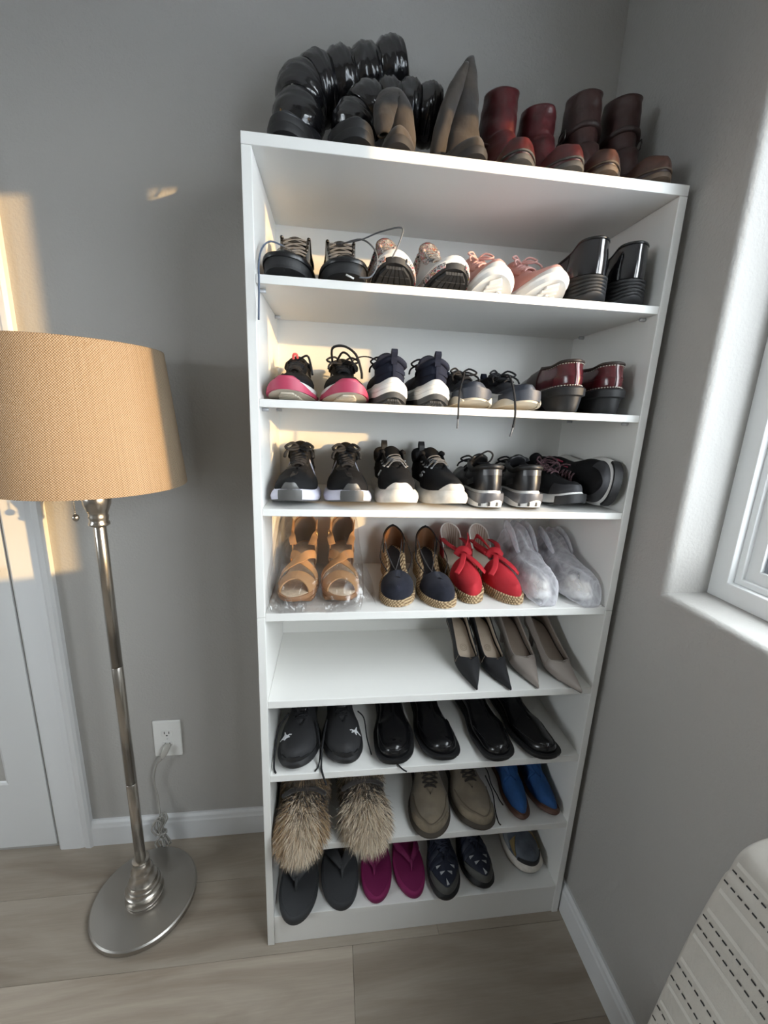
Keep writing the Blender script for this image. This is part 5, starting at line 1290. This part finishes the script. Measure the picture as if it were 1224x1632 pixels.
# ================================================================== shelf 7
def furboot(label, side, x, y, deg, seed):
    s = Shoe('fur_boot', label, 'shoe', .255, .112, side, 'shaggy fur boots', heel=.8, waist=.82, toe=1.0, tl=.30)
    s.bot = const(0); s.slab('sole', [(-.004, 0.0), (0, .004), (0, .014), (-.003, .016)], BRB)
    f = const(.014); st = .50
    HIDE = mat('fur_hide', (.20, .15, .10), .9)
    s.setup(f, tab([(st, .115), (.7, .095), (.85, .078), (.95, .058), (1, .045)]), tab([(0, .135), (.25, .135), (.4, .13), (st, .115)]), st, tab([(0, .035), (.12, .040), (.3, .042), (.42, .03), (st, 0)]), e=-.004, k1=.6, k2=.65, bulge=.008)
    s.upper(HIDE, name='hide')
    s.insole(DARKIN)
    sh = tubeshaft([(.088, 0, .090), (.086, 0, .120), (.084, 0, .150)], [(.070, .046), (.068, .045), (.066, .046)], 24, 4)
    o = s.add('shaft', loft(sh, True), HIDE); md = o.modifiers.new('thickness', 'SOLIDIFY'); md.thickness = .004
    s.place(x, y, Z7, deg)
    rnd = random.Random(seed)
    cols = [('fur_cream', (.72, .61, .47)), ('fur_tan', (.42, .28, .15)), ('fur_grey_brown', (.17, .135, .105)), ('fur_dark', (.030, .024, .022))]
    B = [[[], []] for _ in cols]
    minv = s.root.matrix_basis.inverted()
    for k in range(16000):
        up = rnd.random() < .16
        if up:
            an = rnd.uniform(0, 2 * PI); h = rnd.uniform(.110, .150); p = Vector((.086 + .070 * math.cos(an), .047 * math.sin(an), h)); n = Vector((math.cos(an), math.sin(an), .1)); t = p.x / s.L; fl = Vector((.55, 0, -.9)); band = 0
        else:
            a = rnd.uniform(-1, 1); a = math.copysign(abs(a) ** 1.15, a) * 2.9; v = rnd.uniform(.02, 1.0); p = s.pt(a, v); n = s.nrm(a, v); t = p.x / s.L
            if n.dot(p - Vector((s.L * .45, 0, .05))) < 0: n = -n
            fl = Vector((.9, .25 * math.copysign(1, a), -.75))
        ln = rnd.uniform(.014, .032) * (1.2 if t > .78 else 1.0) * (.5 if .50 < t < .70 and not up else 1.0) * (.75 if up else 1.0)
        d = (n * .8 + fl * .55 + Vector((rnd.gauss(0, .34), rnd.gauss(0, .34), rnd.gauss(0, .26)))).normalized()
        q = rnd.random(); g = t + rnd.gauss(0, .07)
        if up: ci = 2 if q < .7 else (1 if q < .9 else 3)
        elif .56 < g < .70: ci = 3 if q < .9 else 2
        elif g > .80: ci = 0 if q < .80 else (1 if q < .92 else 2)
        elif g > .64: ci = 0 if q < .50 else (1 if q < .80 else 2)
        else: ci = 1 if q < .45 else (2 if q < .85 else 0)
        if seed == 11 and ci == 0 and abs(p.y) > .026 and rnd.random() < .75: ci = 1
        if seed == 12 and ci == 1 and rnd.random() < .5: ci = 0 if rnd.random() < .5 else 2
        w = d.cross(Vector((rnd.gauss(0, 1), rnd.gauss(0, 1), rnd.gauss(0, 1)))).normalized() * rnd.uniform(.0006, .0011)
        m1 = p + d * ln * .5 + Vector((0, 0, -.002)); m2 = p + d * ln + Vector((.004, 0, -.010 * ln / .04))
        for c in (m1, m2):                      # the hair lies on the shelf, or hangs past its front edge
            wv = s.root.matrix_basis @ c
            if wv.z < Z7 + .004 and wv.y > -.008: c.z += Z7 + .004 - wv.z
            wv = s.root.matrix_basis @ c
            if wv.x < .0185: c.y += 0; c.x += 0; c += minv.to_3x3() @ Vector((.0185 - wv.x, 0, 0))
        V, F = B[ci]; b = len(V); V.extend([p + w, p - w, m1 + w * .8, m1 - w * .8, m2]); F.extend([(b, b + 1, b + 3, b + 2), (b + 2, b + 3, b + 4)])
    for (nm, c), (V, F) in zip(cols, B):
        if V:
            o = s.add('fur', (V, F), mat(nm, c, .7, sheen=.2)); o['kind'] = 'stuff'
    s.add('ankle_cord', tube([(s.L * .60, -.052, .075), (s.L * .655, -.03, .106), (s.L * .665, 0, .114), (s.L * .655, .03, .106), (s.L * .60, .052, .075)], .006, 6, 5), mat('fur_dark', (.03, .024, .022), .7))
    return s
furboot('shaggy fur boot drooping over the shelf edge, against the side panel', 1, .090, -.030, -90, 11)
furboot('shaggy fur boot with greyer fur, beside the tan suede shoes', -1, .244, -.020, -88, 12)
SUE = mat('tan_suede', (0.155, 0.125, 0.088), 0.92, bump=(350, 0.3, 0.001), var=(18, 0.22), sheen=0.25)
def moc(label, side):
    s = sneaker('suede_shoe', label, side, 'tan suede lace-ups', L=.270, W=.106, mh=.022, mt=.016, ts=.010, hh=.070, dip=.060, th=.046, ih=.078, toeh=.040, upper=SUE, mid=mat('dark_crepe', (.05, .040, .030), .8), out=BRB, lace=mat('dark_brown_lace', (.02, .015, .012), .8), oth=.004, flare=.002, tz=.018, toe=1.0, tl=.30, bulge=.009, bow=False, tong=SUE, slot=.016)
    N = 36; P = [s.pt(-1.25 + 2.5 * i / N, .58 - .16 * (2 * i / N - 1) ** 2) + s.nrm(-1.25 + 2.5 * i / N, .55) * .0006 for i in range(N + 1)]
    s.add('apron_seam', tube(P, .0013, 6, smooth=False), mat('suede_seam', (.10, .08, .055), .9))
    s.panel('toe_wear', mat('worn_suede', (.19, .155, .11), .85, bump=(200, .3, .001), var=(40, .25)), -.9, .9, 0.02, lambda t: .50 - .14 * (2 * t - 1) ** 2, .0012, 22, 4)
    return s
moc('tan suede moccasin-toe shoe, beside the fur boots', 1).place(.415, -.020, Z7, -95)
mc2 = moc('tan suede moccasin-toe shoe with loose dark laces on the shelf', -1).place(.538, -.010, Z7, -89)
DBL = MATS['dark_brown_lace']
wtube(mc2, 'loose_lace', [(.555, .14, Z7 + .09), (.598, .13, Z7 + .06), (.606, .10, Z7 + .035), (.620, .085, Z7 + .012), (.624, .078, Z7 + .004), (.629, .062, Z7 + .002)], .0016, DBL)
wtube(mc2, 'loose_lace', [(.590, .11, Z7 + .055), (.606, .085, Z7 + .02), (.601, .05, Z7 + .004), (.597, .018, Z7 + .002), (.600, .008, Z7 + .002)], .0016, DBL)
BLU = mat('blue_canvas', (0.010, 0.062, 0.20), 0.8, bump=(60, 0.6, 0.004), var=(30, 0.15)); BRS = mat('brown_rubber', (0.10, 0.045, 0.03), 0.6)
def bluesh(label, side):
    s = sneaker('canvas_espadrille', label, side, 'blue canvas espadrilles', L=.235, W=.062, mh=.014, mt=.012, ts=.010, hh=.07, dip=.055, th=.050, ih=.072, toeh=.026, upper=BLU, mid=BRS, out=BRS, lace=None, oth=.004, flare=.003, tz=.016, toe=.9, tl=.32, tong=BLU, bulge=.004, lin=mat('blue_lining', (.02, .06, .16), .9))
    s.panel('toe_bumper', BRS, -.7, .7, 0, lambda t: .22 - .12 * (2 * t - 1) ** 2, .0016, 20, 3)
    for q in range(3):
        t0 = .62 - .10 * q; N = 10; P = [s.pt(sg * s.A(t0 + .02 * i / 5), .3 + .65 * i / 5) + s.nrm(sg * s.A(t0 + .02 * i / 5), .3 + .65 * i / 5) * .001 for sg in (1 if q % 2 else -1,) for i in range(6)]
        s.add('cloth_fold', tube(P, [.001, .0035, .004, .003, .0015], 6, 3), BLU)
    return s
bluesh('blue canvas espadrille with brown sole, nearer the tan suede shoes', 1).place(.672, .010, Z7, -88)
bluesh('blue canvas espadrille with brown sole, nearest the window-side panel', -1).place(.744, .014, Z7, -88)

# ================================================================== bottom shelf
def flipflop(label, side, m, m2, group, L, W, th, hw, tent=.030):
    s = Shoe('flip_flop', label, 'shoe', L, W, side, group, heel=.82, waist=.80, toe=1.0, tl=.30, bend=.006)
    s.bot = const(0); s.slab('sole', [(-.003, 0.0), (0, .003), (.0005, th * .6), (0, th - .003), (-.003, th)], m)
    s.slab('footbed', [(-.005, th - .001), (-.006, th + .0012), (-.010, th + .0008)], m2)
    p = Vector((.76 * L, s.cl(.76) - side * .006, th)); pt = p + Vector((-.018, 0, tent * .7))
    s.add('toe_post', tube([p + Vector((0, 0, -.002)), p + Vector((-.004, 0, .010)), pt], [.0035, .0038, .006], 8, 4), m2)
    for sg in (1, -1):
        e = Vector((.40 * L, s.cl(.4) + sg * (s.w(.40) - .002), th)); mid = pt.lerp(e, .5) + Vector((-.004, sg * .010, tent * .35))
        s.add('strap', strap([pt + Vector((.004, 0, -.003)), pt.lerp(mid, .5) + Vector((0, sg * .004, .006)), mid, e + Vector((.008, 0, .010)), e + Vector((0, 0, -.002))], [hw * .45, hw * .8, hw, hw, hw], .0035, [(.2, 0, 1), (.2, sg * .3, 1), (0, sg * .7, .7), (0, sg * 1, .2), (0, sg, 0)], 5), m2)
    return s
FG = mat('charcoal_foam', (0.032, 0.034, 0.037), 0.8, bump=(300, 0.3, 0.001)); FG2 = mat('charcoal_strap', (0.042, 0.044, 0.048), 0.7, bump=(500, 0.2, 0.001))
flipflop('charcoal flip-flop jutting over the kick plate, under the drooping fur', 1, FG, FG2, 'charcoal flip-flops', .27, .102, .024, .016).place(.076, -.024, Z8, -91)
flipflop('charcoal flip-flop, beside the magenta sandals', -1, FG, FG2, 'charcoal flip-flops', .27, .102, .024, .016).place(.184, -.004, Z8, -90)
MG = mat('magenta_foam', (0.20, 0.006, 0.080), 0.75, bump=(300, 0.3, 0.001)); MG2 = mat('magenta_strap', (0.17, 0.006, 0.07), 0.7)
flipflop('magenta thong sandal, beside the charcoal flip-flops', 1, MG, MG2, 'magenta thong sandals', .245, .086, .020, .010, .018).place(.287, .004, Z8, -91)
flipflop('magenta thong sandal, beside the navy water shoes', -1, MG, MG2, 'magenta thong sandals', .245, .086, .020, .010, .018).place(.378, .006, Z8, -90)
NVW = mat('navy_webbing', (0.010, 0.014, 0.030), 0.6, bump=(500, 0.2, 0.001))
def water(label, side):
    s = sneaker('sport_sandal', label, side, 'navy sport sandals', L=.25, W=.083, mh=.024, mt=.020, ts=.012, hh=.056, th=.040, ih=.06, toeh=.028, upper=NVW, mid=BRB, out=BRB, lace=mat('navy_cord', (.02, .025, .05), .6), oth=.006, flare=.003, tz=.012, toe=1.0, tl=.29, bow=False, bulge=.006)
    s.panel('toe_bumper', mat('grey_green_rubber', (.075, .075, .070), .7, bump=(250, .2, .001)), -1.0, 1.0, 0, lambda t: .62 - .34 * (2 * t - 1) ** 2, .003, 24, 5)
    PW = mat('pale_cutout_patch', (.40, .41, .43), .7)  # pale triangles added in place of openings where white shows through
    for k, (a, v) in enumerate(((.75, .72), (.95, .6), (-.75, .72), (-.95, .6), (.1, .80))):
        c = s.pt(a, v); n = s.nrm(a, v); u = (s.pt(a, min(1, v + .1)) - c).normalized(); w = n.cross(u)
        V = [c + n * .0022 - w * .004, c + n * .0022 + w * .004, c + n * .0026 + u * .014]
        o = s.add('cutout_patch', (V, [(0, 1, 2)]), PW, s.up, False); md = o.modifiers.new('thickness', 'SOLIDIFY'); md.thickness = .001
    for k in range(4):
        t = .74 - .08 * k
        for sg in (1, -1): lstrap(s, 'webbing', NVW, [(sg, t + .03, .1), (sg, t + .01, .5), (sg, t - .02, .9)], .006, .002, .002, 4)
    return s
water('navy sport sandal with grey toe bumper, beside the magenta sandals', 1).place(.476, -.012, Z8, -91)
water('navy sport sandal with grey toe bumper, beside the silver trainer', -1).place(.570, .006, Z8, -90)
def silver(label, side):
    s = sneaker('trainer', label, side, None, L=.250, W=.094, mh=.030, mt=.022, ts=.014, hh=.062, th=.044, ih=.066, toeh=.030, upper=mat('steel_mesh', (.085, .10, .125), .6, bump=(800, .5, .001), var=(30, .3)), mid=WHD, out=BRB, lace=mat('pale_lace', (.35, .35, .33), .7), oth=.005, flare=.004, tz=.014, toe=.97, tl=.28, bow=False, bulge=.006)
    s.panel('toe_guard', mat('dark_toe_guard', (.012, .012, .013), .5), -.75, .75, 0, lambda t: .42 - .2 * (2 * t - 1) ** 2, .0022, 22, 4)
    G = mat('gold_overlay', (.30, .22, .10), .35, .6); SV = mat('silver_overlay', (.34, .36, .38), .35, .5)
    for sg in (1, -1):
        s.panel('gold_flash', G, sg * s.A(.84), sg * s.A(.70), lambda t: .12 + .25 * t, lambda t: .24 + .45 * t, .002, 10, 2)
        s.panel('silver_flash', SV, sg * s.A(.74), sg * s.A(.52), lambda t: .06 + .2 * t, lambda t: .2 + .45 * t, .0018, 10, 2)
        s.panel('lace_facing', SV, sg * s.A(.68), sg * s.A(.46), .80, .97, .002, 8, 2)
    return s
silver('steel blue trainer with gold flashes and white sole, alone by the window-side panel', 1).place(.742, .034, Z8, -78)

# ================================================================== boots on top of the bookcase
def bootfoot(name, label, side, group, L, W, mu, ms, mh=.024, st=.56, th=.070, toeh=.040, ah=.085, e=-.002, flare=.003, **kw):
    s = Shoe(name, label, 'boot', L, W, side, group, **kw)
    bot = lambda t: .010 * max(0, (t - .7) / .3) ** 2; s.bot = bot
    mth = tab([(0, mh * 1.25), (.3, mh * 1.1), (.36, mh * .8), (.66, mh * .62), (1, mh * .6)]); f = lambda t: bot(t) + mth(t)
    s.slab('sole', [(-.004, bot), (flare - .001, lambda t: bot(t) + .002), (flare, lambda t: f(t) - .002), (flare - .001, lambda t: f(t) + .001)], ms)
    s.setup(f, tab([(st, f(st) + th), (.70, f(.7) + th * .78), (.84, f(.84) + toeh * 1.08), (.93, f(.93) + toeh * .8), (1, f(1) + toeh * .5)]), tab([(0, ah), (.25, ah), (.42, ah + .006), (st, f(st) + th)]), st, tab([(0, .026), (.12, .032), (.3, .034), (.45, .026), (st, 0)]), e=e, k1=.6, k2=.62, bulge=.005)
    s.upper(mu, name='foot_upper'); s.insole(DARKIN)
    return s
def addshaft(s, name, path, radii, m, thick=.003, **kw):
    R = tubeshaft(path, radii, **kw); o = s.add(name, loft(R, True), m)
    md = o.modifiers.new('thickness', 'SOLIDIFY'); md.thickness = thick; md.offset = -1
    return o
BG2 = mat('burgundy_boot_leather', (0.070, 0.010, 0.012), 0.38, bump=(60, 0.5, 0.003), var=(22, 0.35))
WNS = mat('worn_grey_sole', (0.055, 0.050, 0.045), 0.7, var=(50, 0.35))
def ankleboot(label, side, mu, ms, group, H, strapped):
    s = bootfoot('ankle_boot', label, side, group, .240, .076, mu, ms, toe=1.0, tl=.27, th=.058, toeh=.046, mh=.015, flare=.001)
    x = .072
    tilt = .006
    o = addshaft(s, 'shaft', [(x + .016, 0, .040), (x + .012, 0, .075), (x + .004, 0, .110), (x + .006, 0, H * .82), (x + .012, 0, H)], [(.076, .031), (.068, .034), (.057, .0345), (.050, .034), (.044, .032)], mu, wr=.042, seed=int(H * 1000) + side, seg=32, n=7)
    if strapped:
        pth = [(x + .0555 * math.cos(a), .0355 * math.sin(a), .135 + .012 * math.cos(a)) for a in [2 * PI * j / 14 for j in range(14)]]
        v, f = tube(pth, .0065, 6, 3, closed=True, flat=1.0); s.add('ankle_strap', (v, f), mat('dark_strap', (.028, .014, .012), .45))
        s.add('buckle', tube([(x + .01, -side * .043, .128), (x + .03, -side * .041, .130), (x + .03, -side * .041, .146), (x + .01, -side * .043, .144)], .0014, 6, 2, closed=True), mat('dark_buckle', (.10, .09, .085), .35, 1.0))
    else:
        pth = [(x + .0575 * math.cos(a), .0345 * math.sin(a), .118 - .034 * math.cos(a)) for a in [2 * PI * j / 14 for j in range(14)]]
        s.add('wrap_strap', tube(pth, .0042, 6, 3, closed=True, flat=1.0), mat('dark_burgundy_strap', (.040, .008, .010), .4))
    N = 20; P = [s.pt(-.9 + 1.8 * i / N, .12) + s.nrm(-.9 + 1.8 * i / N, .12) * .0008 for i in range(N + 1)]
    s.add('rand', tube(P, .0022, 6, smooth=False), ms)
    s.panel('toe_scuff', mat('scuffed_toe_' + ('brown' if strapped else 'red'), (.075, .032, .022) if strapped else (.080, .014, .014), .33, bump=(120, .2, .001), var=(40, .3)), -1.0, 1.0, .10, .66, .0014, 22, 4)
    return s
ankleboot('burgundy ankle boot, taller of its pair, beside the grey suede boots', 1, BG2, WNS, 'burgundy ankle boots', .196, False).place(.489, .006, ZT, -87)
ankleboot('burgundy ankle boot, shorter of its pair, beside the dark brown boots', -1, BG2, WNS, 'burgundy ankle boots', .178, False).place(.568, .006, ZT, -88)
BRN = mat('dark_brown_boot_leather', (0.036, 0.014, 0.012), 0.42, bump=(50, 0.5, 0.003), var=(20, 0.3))
TNS = mat('worn_tan_sole', (0.085, 0.055, 0.035), 0.65, var=(50, 0.35))
ankleboot('dark brown buckled ankle boot, beside the burgundy boots', 1, BRN, TNS, 'dark brown ankle boots', .212, True).place(.653, .006, ZT, -92)
ankleboot('dark brown buckled ankle boot at the end of the bookcase top', -1, BRN, TNS, 'dark brown ankle boots', .214, True).place(.742, .006, ZT, -91)

# quilted puffer boots, legs flopped over toward the window
PUF = mat('black_puffer', (0.010, 0.010, 0.012), 0.16, bump=(45, 0.45, 0.004), coat=0.6)
PFM = mat('black_matte_shell', (0.014, 0.015, 0.018), 0.45, bump=(300, 0.15, 0.001))
def puffer(label, side, x, y, deg, path, radii, segs):
    s = bootfoot('puffer_boot', label, side, 'tall black puffer boots', .262, .086, PFM, BRB, mh=.024, th=.052, toeh=.036, ah=.080, toe=1.0, tl=.3)
    s.place(x, y, ZT, deg); M = s.root.matrix_basis.inverted()
    P = [M @ Vector(p) for p in path]
    C = catmull(P, 10); m = len(C) - 1; cum = [0]
    for i in range(m): cum.append(cum[-1] + (C[i + 1] - C[i]).length)
    def at(q):
        d = q * cum[-1]; i = 0
        while i < m - 1 and cum[i + 1] < d: i += 1
        return C[i].lerp(C[i + 1], (d - cum[i]) / max(1e-9, cum[i + 1] - cum[i]))
    leg = None
    for k in range(segs):
        pts = [at((k + j / 4) / segs) for j in range(5)]
        if k == segs - 1: pass
        def rr(q): t = q * (len(radii) - 1); i = min(int(t), len(radii) - 2); return [radii[i][c] + (radii[i + 1][c] - radii[i][c]) * (t - i) for c in (0, 1)]
        rad = []
        for j in range(5):
            a, b = rr((k + j / 4) / segs); g = (.86, .99, 1.03, .99, .86)[j]; rad.append((a * g, b * g))
        R = tubeshaft(pts, rad, 30, 4, wr=.028, seed=k + side * 20, hint=(0.02, 1, 0))
        o = s.add('quilted_segment', loft(R, True), PUF if k else PFM)
    # instep panel with gold zip
    Q = [s.pt(.001, 1.0) + Vector((-.004 - .018 * k, 0, .004 + .020 * k)) for k in range(4)]
    zp = [Vector((s.L * (.60 - .05 * k), side * -.030, .060 + .022 * k)) for k in range(4)]
    s.add('zipper', tube(zp, .0022, 6, 4), mat('gold_zip', (.45, .28, .08), .3, 1.0))
    N = 20; P2 = [s.pt(-1.1 + 2.2 * i / N, .35) + s.nrm(-1.1 + 2.2 * i / N, .35) * .001 for i in range(N + 1)]
    s.add('toe_seam', tube(P2, .0025, 6, smooth=False), PFM)
    s.panel('toe_rand', BRB, -1.2, 1.2, 0, .30, .003, 26, 3)
    return s
puffer('tall black puffer boot at the end, its leg arching highest', 1, .078, .012, -90,
       [(.084, .185, ZT + .045), (.078, .190, ZT + .120), (.086, .215, ZT + .185), (.122, .240, ZT + .214), (.170, .252, ZT + .234), (.225, .256, ZT + .254), (.290, .256, ZT + .278)], [(.047, .043), (.050, .050), (.050, .058), (.050, .062), (.050, .064), (.052, .066)], 7)
puffer('tall black puffer boot whose leg lies flat toward the suede boots', -1, .178, .004, -88,
       [(.180, .175, ZT + .06), (.184, .176, ZT + .110), (.208, .182, ZT + .150), (.250, .190, ZT + .162), (.300, .194, ZT + .166), (.360, .196, ZT + .168)], [(.046, .043), (.045, .047), (.044, .052), (.043, .054), (.042, .054)], 6)

GSU = mat('grey_brown_suede', (0.060, 0.047, 0.037), 0.85, bump=(40, 0.6, 0.004), var=(14, 0.4, (0.024, 0.022, 0.022)), sheen=0.15)
def slouch(label, side, x, y, deg, legs):
    s = bootfoot('suede_boot', label, side, 'slouchy grey suede boots', .235, .070, GSU, mat('dark_boot_sole', (.03, .026, .024), .7), mh=.022, th=.054, toeh=.032, toe=.94, tl=.3)
    s.place(x, y, ZT, deg); M = s.root.matrix_basis.inverted()
    for k, (path, radii) in enumerate(legs):
        o = addshaft(s, 'slouched_leg' if k else 'shaft', [M @ Vector(p) for p in path], radii, GSU, wr=.05, seed=k + side * 3 + 9, seg=30, n=7, hint=(0, 1, 0.05))
    return s
slouch('grey suede boot collapsed into an arch, in front of the puffer legs', 1, .268, .006, -89,
       [([(.270, .105, ZT + .045), (.272, .100, ZT + .080), (.266, .096, ZT + .112), (.252, .090, ZT + .124), (.240, .080, ZT + .104), (.236, .068, ZT + .074), (.235, .060, ZT + .050)], [(.030, .030), (.029, .030), (.022, .026), (.016, .022), (.014, .022), (.013, .018), (.006, .010)])])
slouch('grey suede boot standing tall and pointed, beside the burgundy boots', -1, .388, .008, -86,
       [([(.392, .13, ZT + .045), (.394, .13, ZT + .085), (.396, .13, ZT + .13), (.398, .128, ZT + .18), (.400, .126, ZT + .220)], [(.042, .036), (.038, .036), (.032, .034), (.022, .028), (.009, .018)]),
        ([(.392, .120, ZT + .205), (.374, .112, ZT + .165), (.356, .106, ZT + .115), (.346, .102, ZT + .065), (.341, .100, ZT + .018)], [(.008, .014), (.014, .022), (.015, .024), (.015, .022), (.012, .018)])])
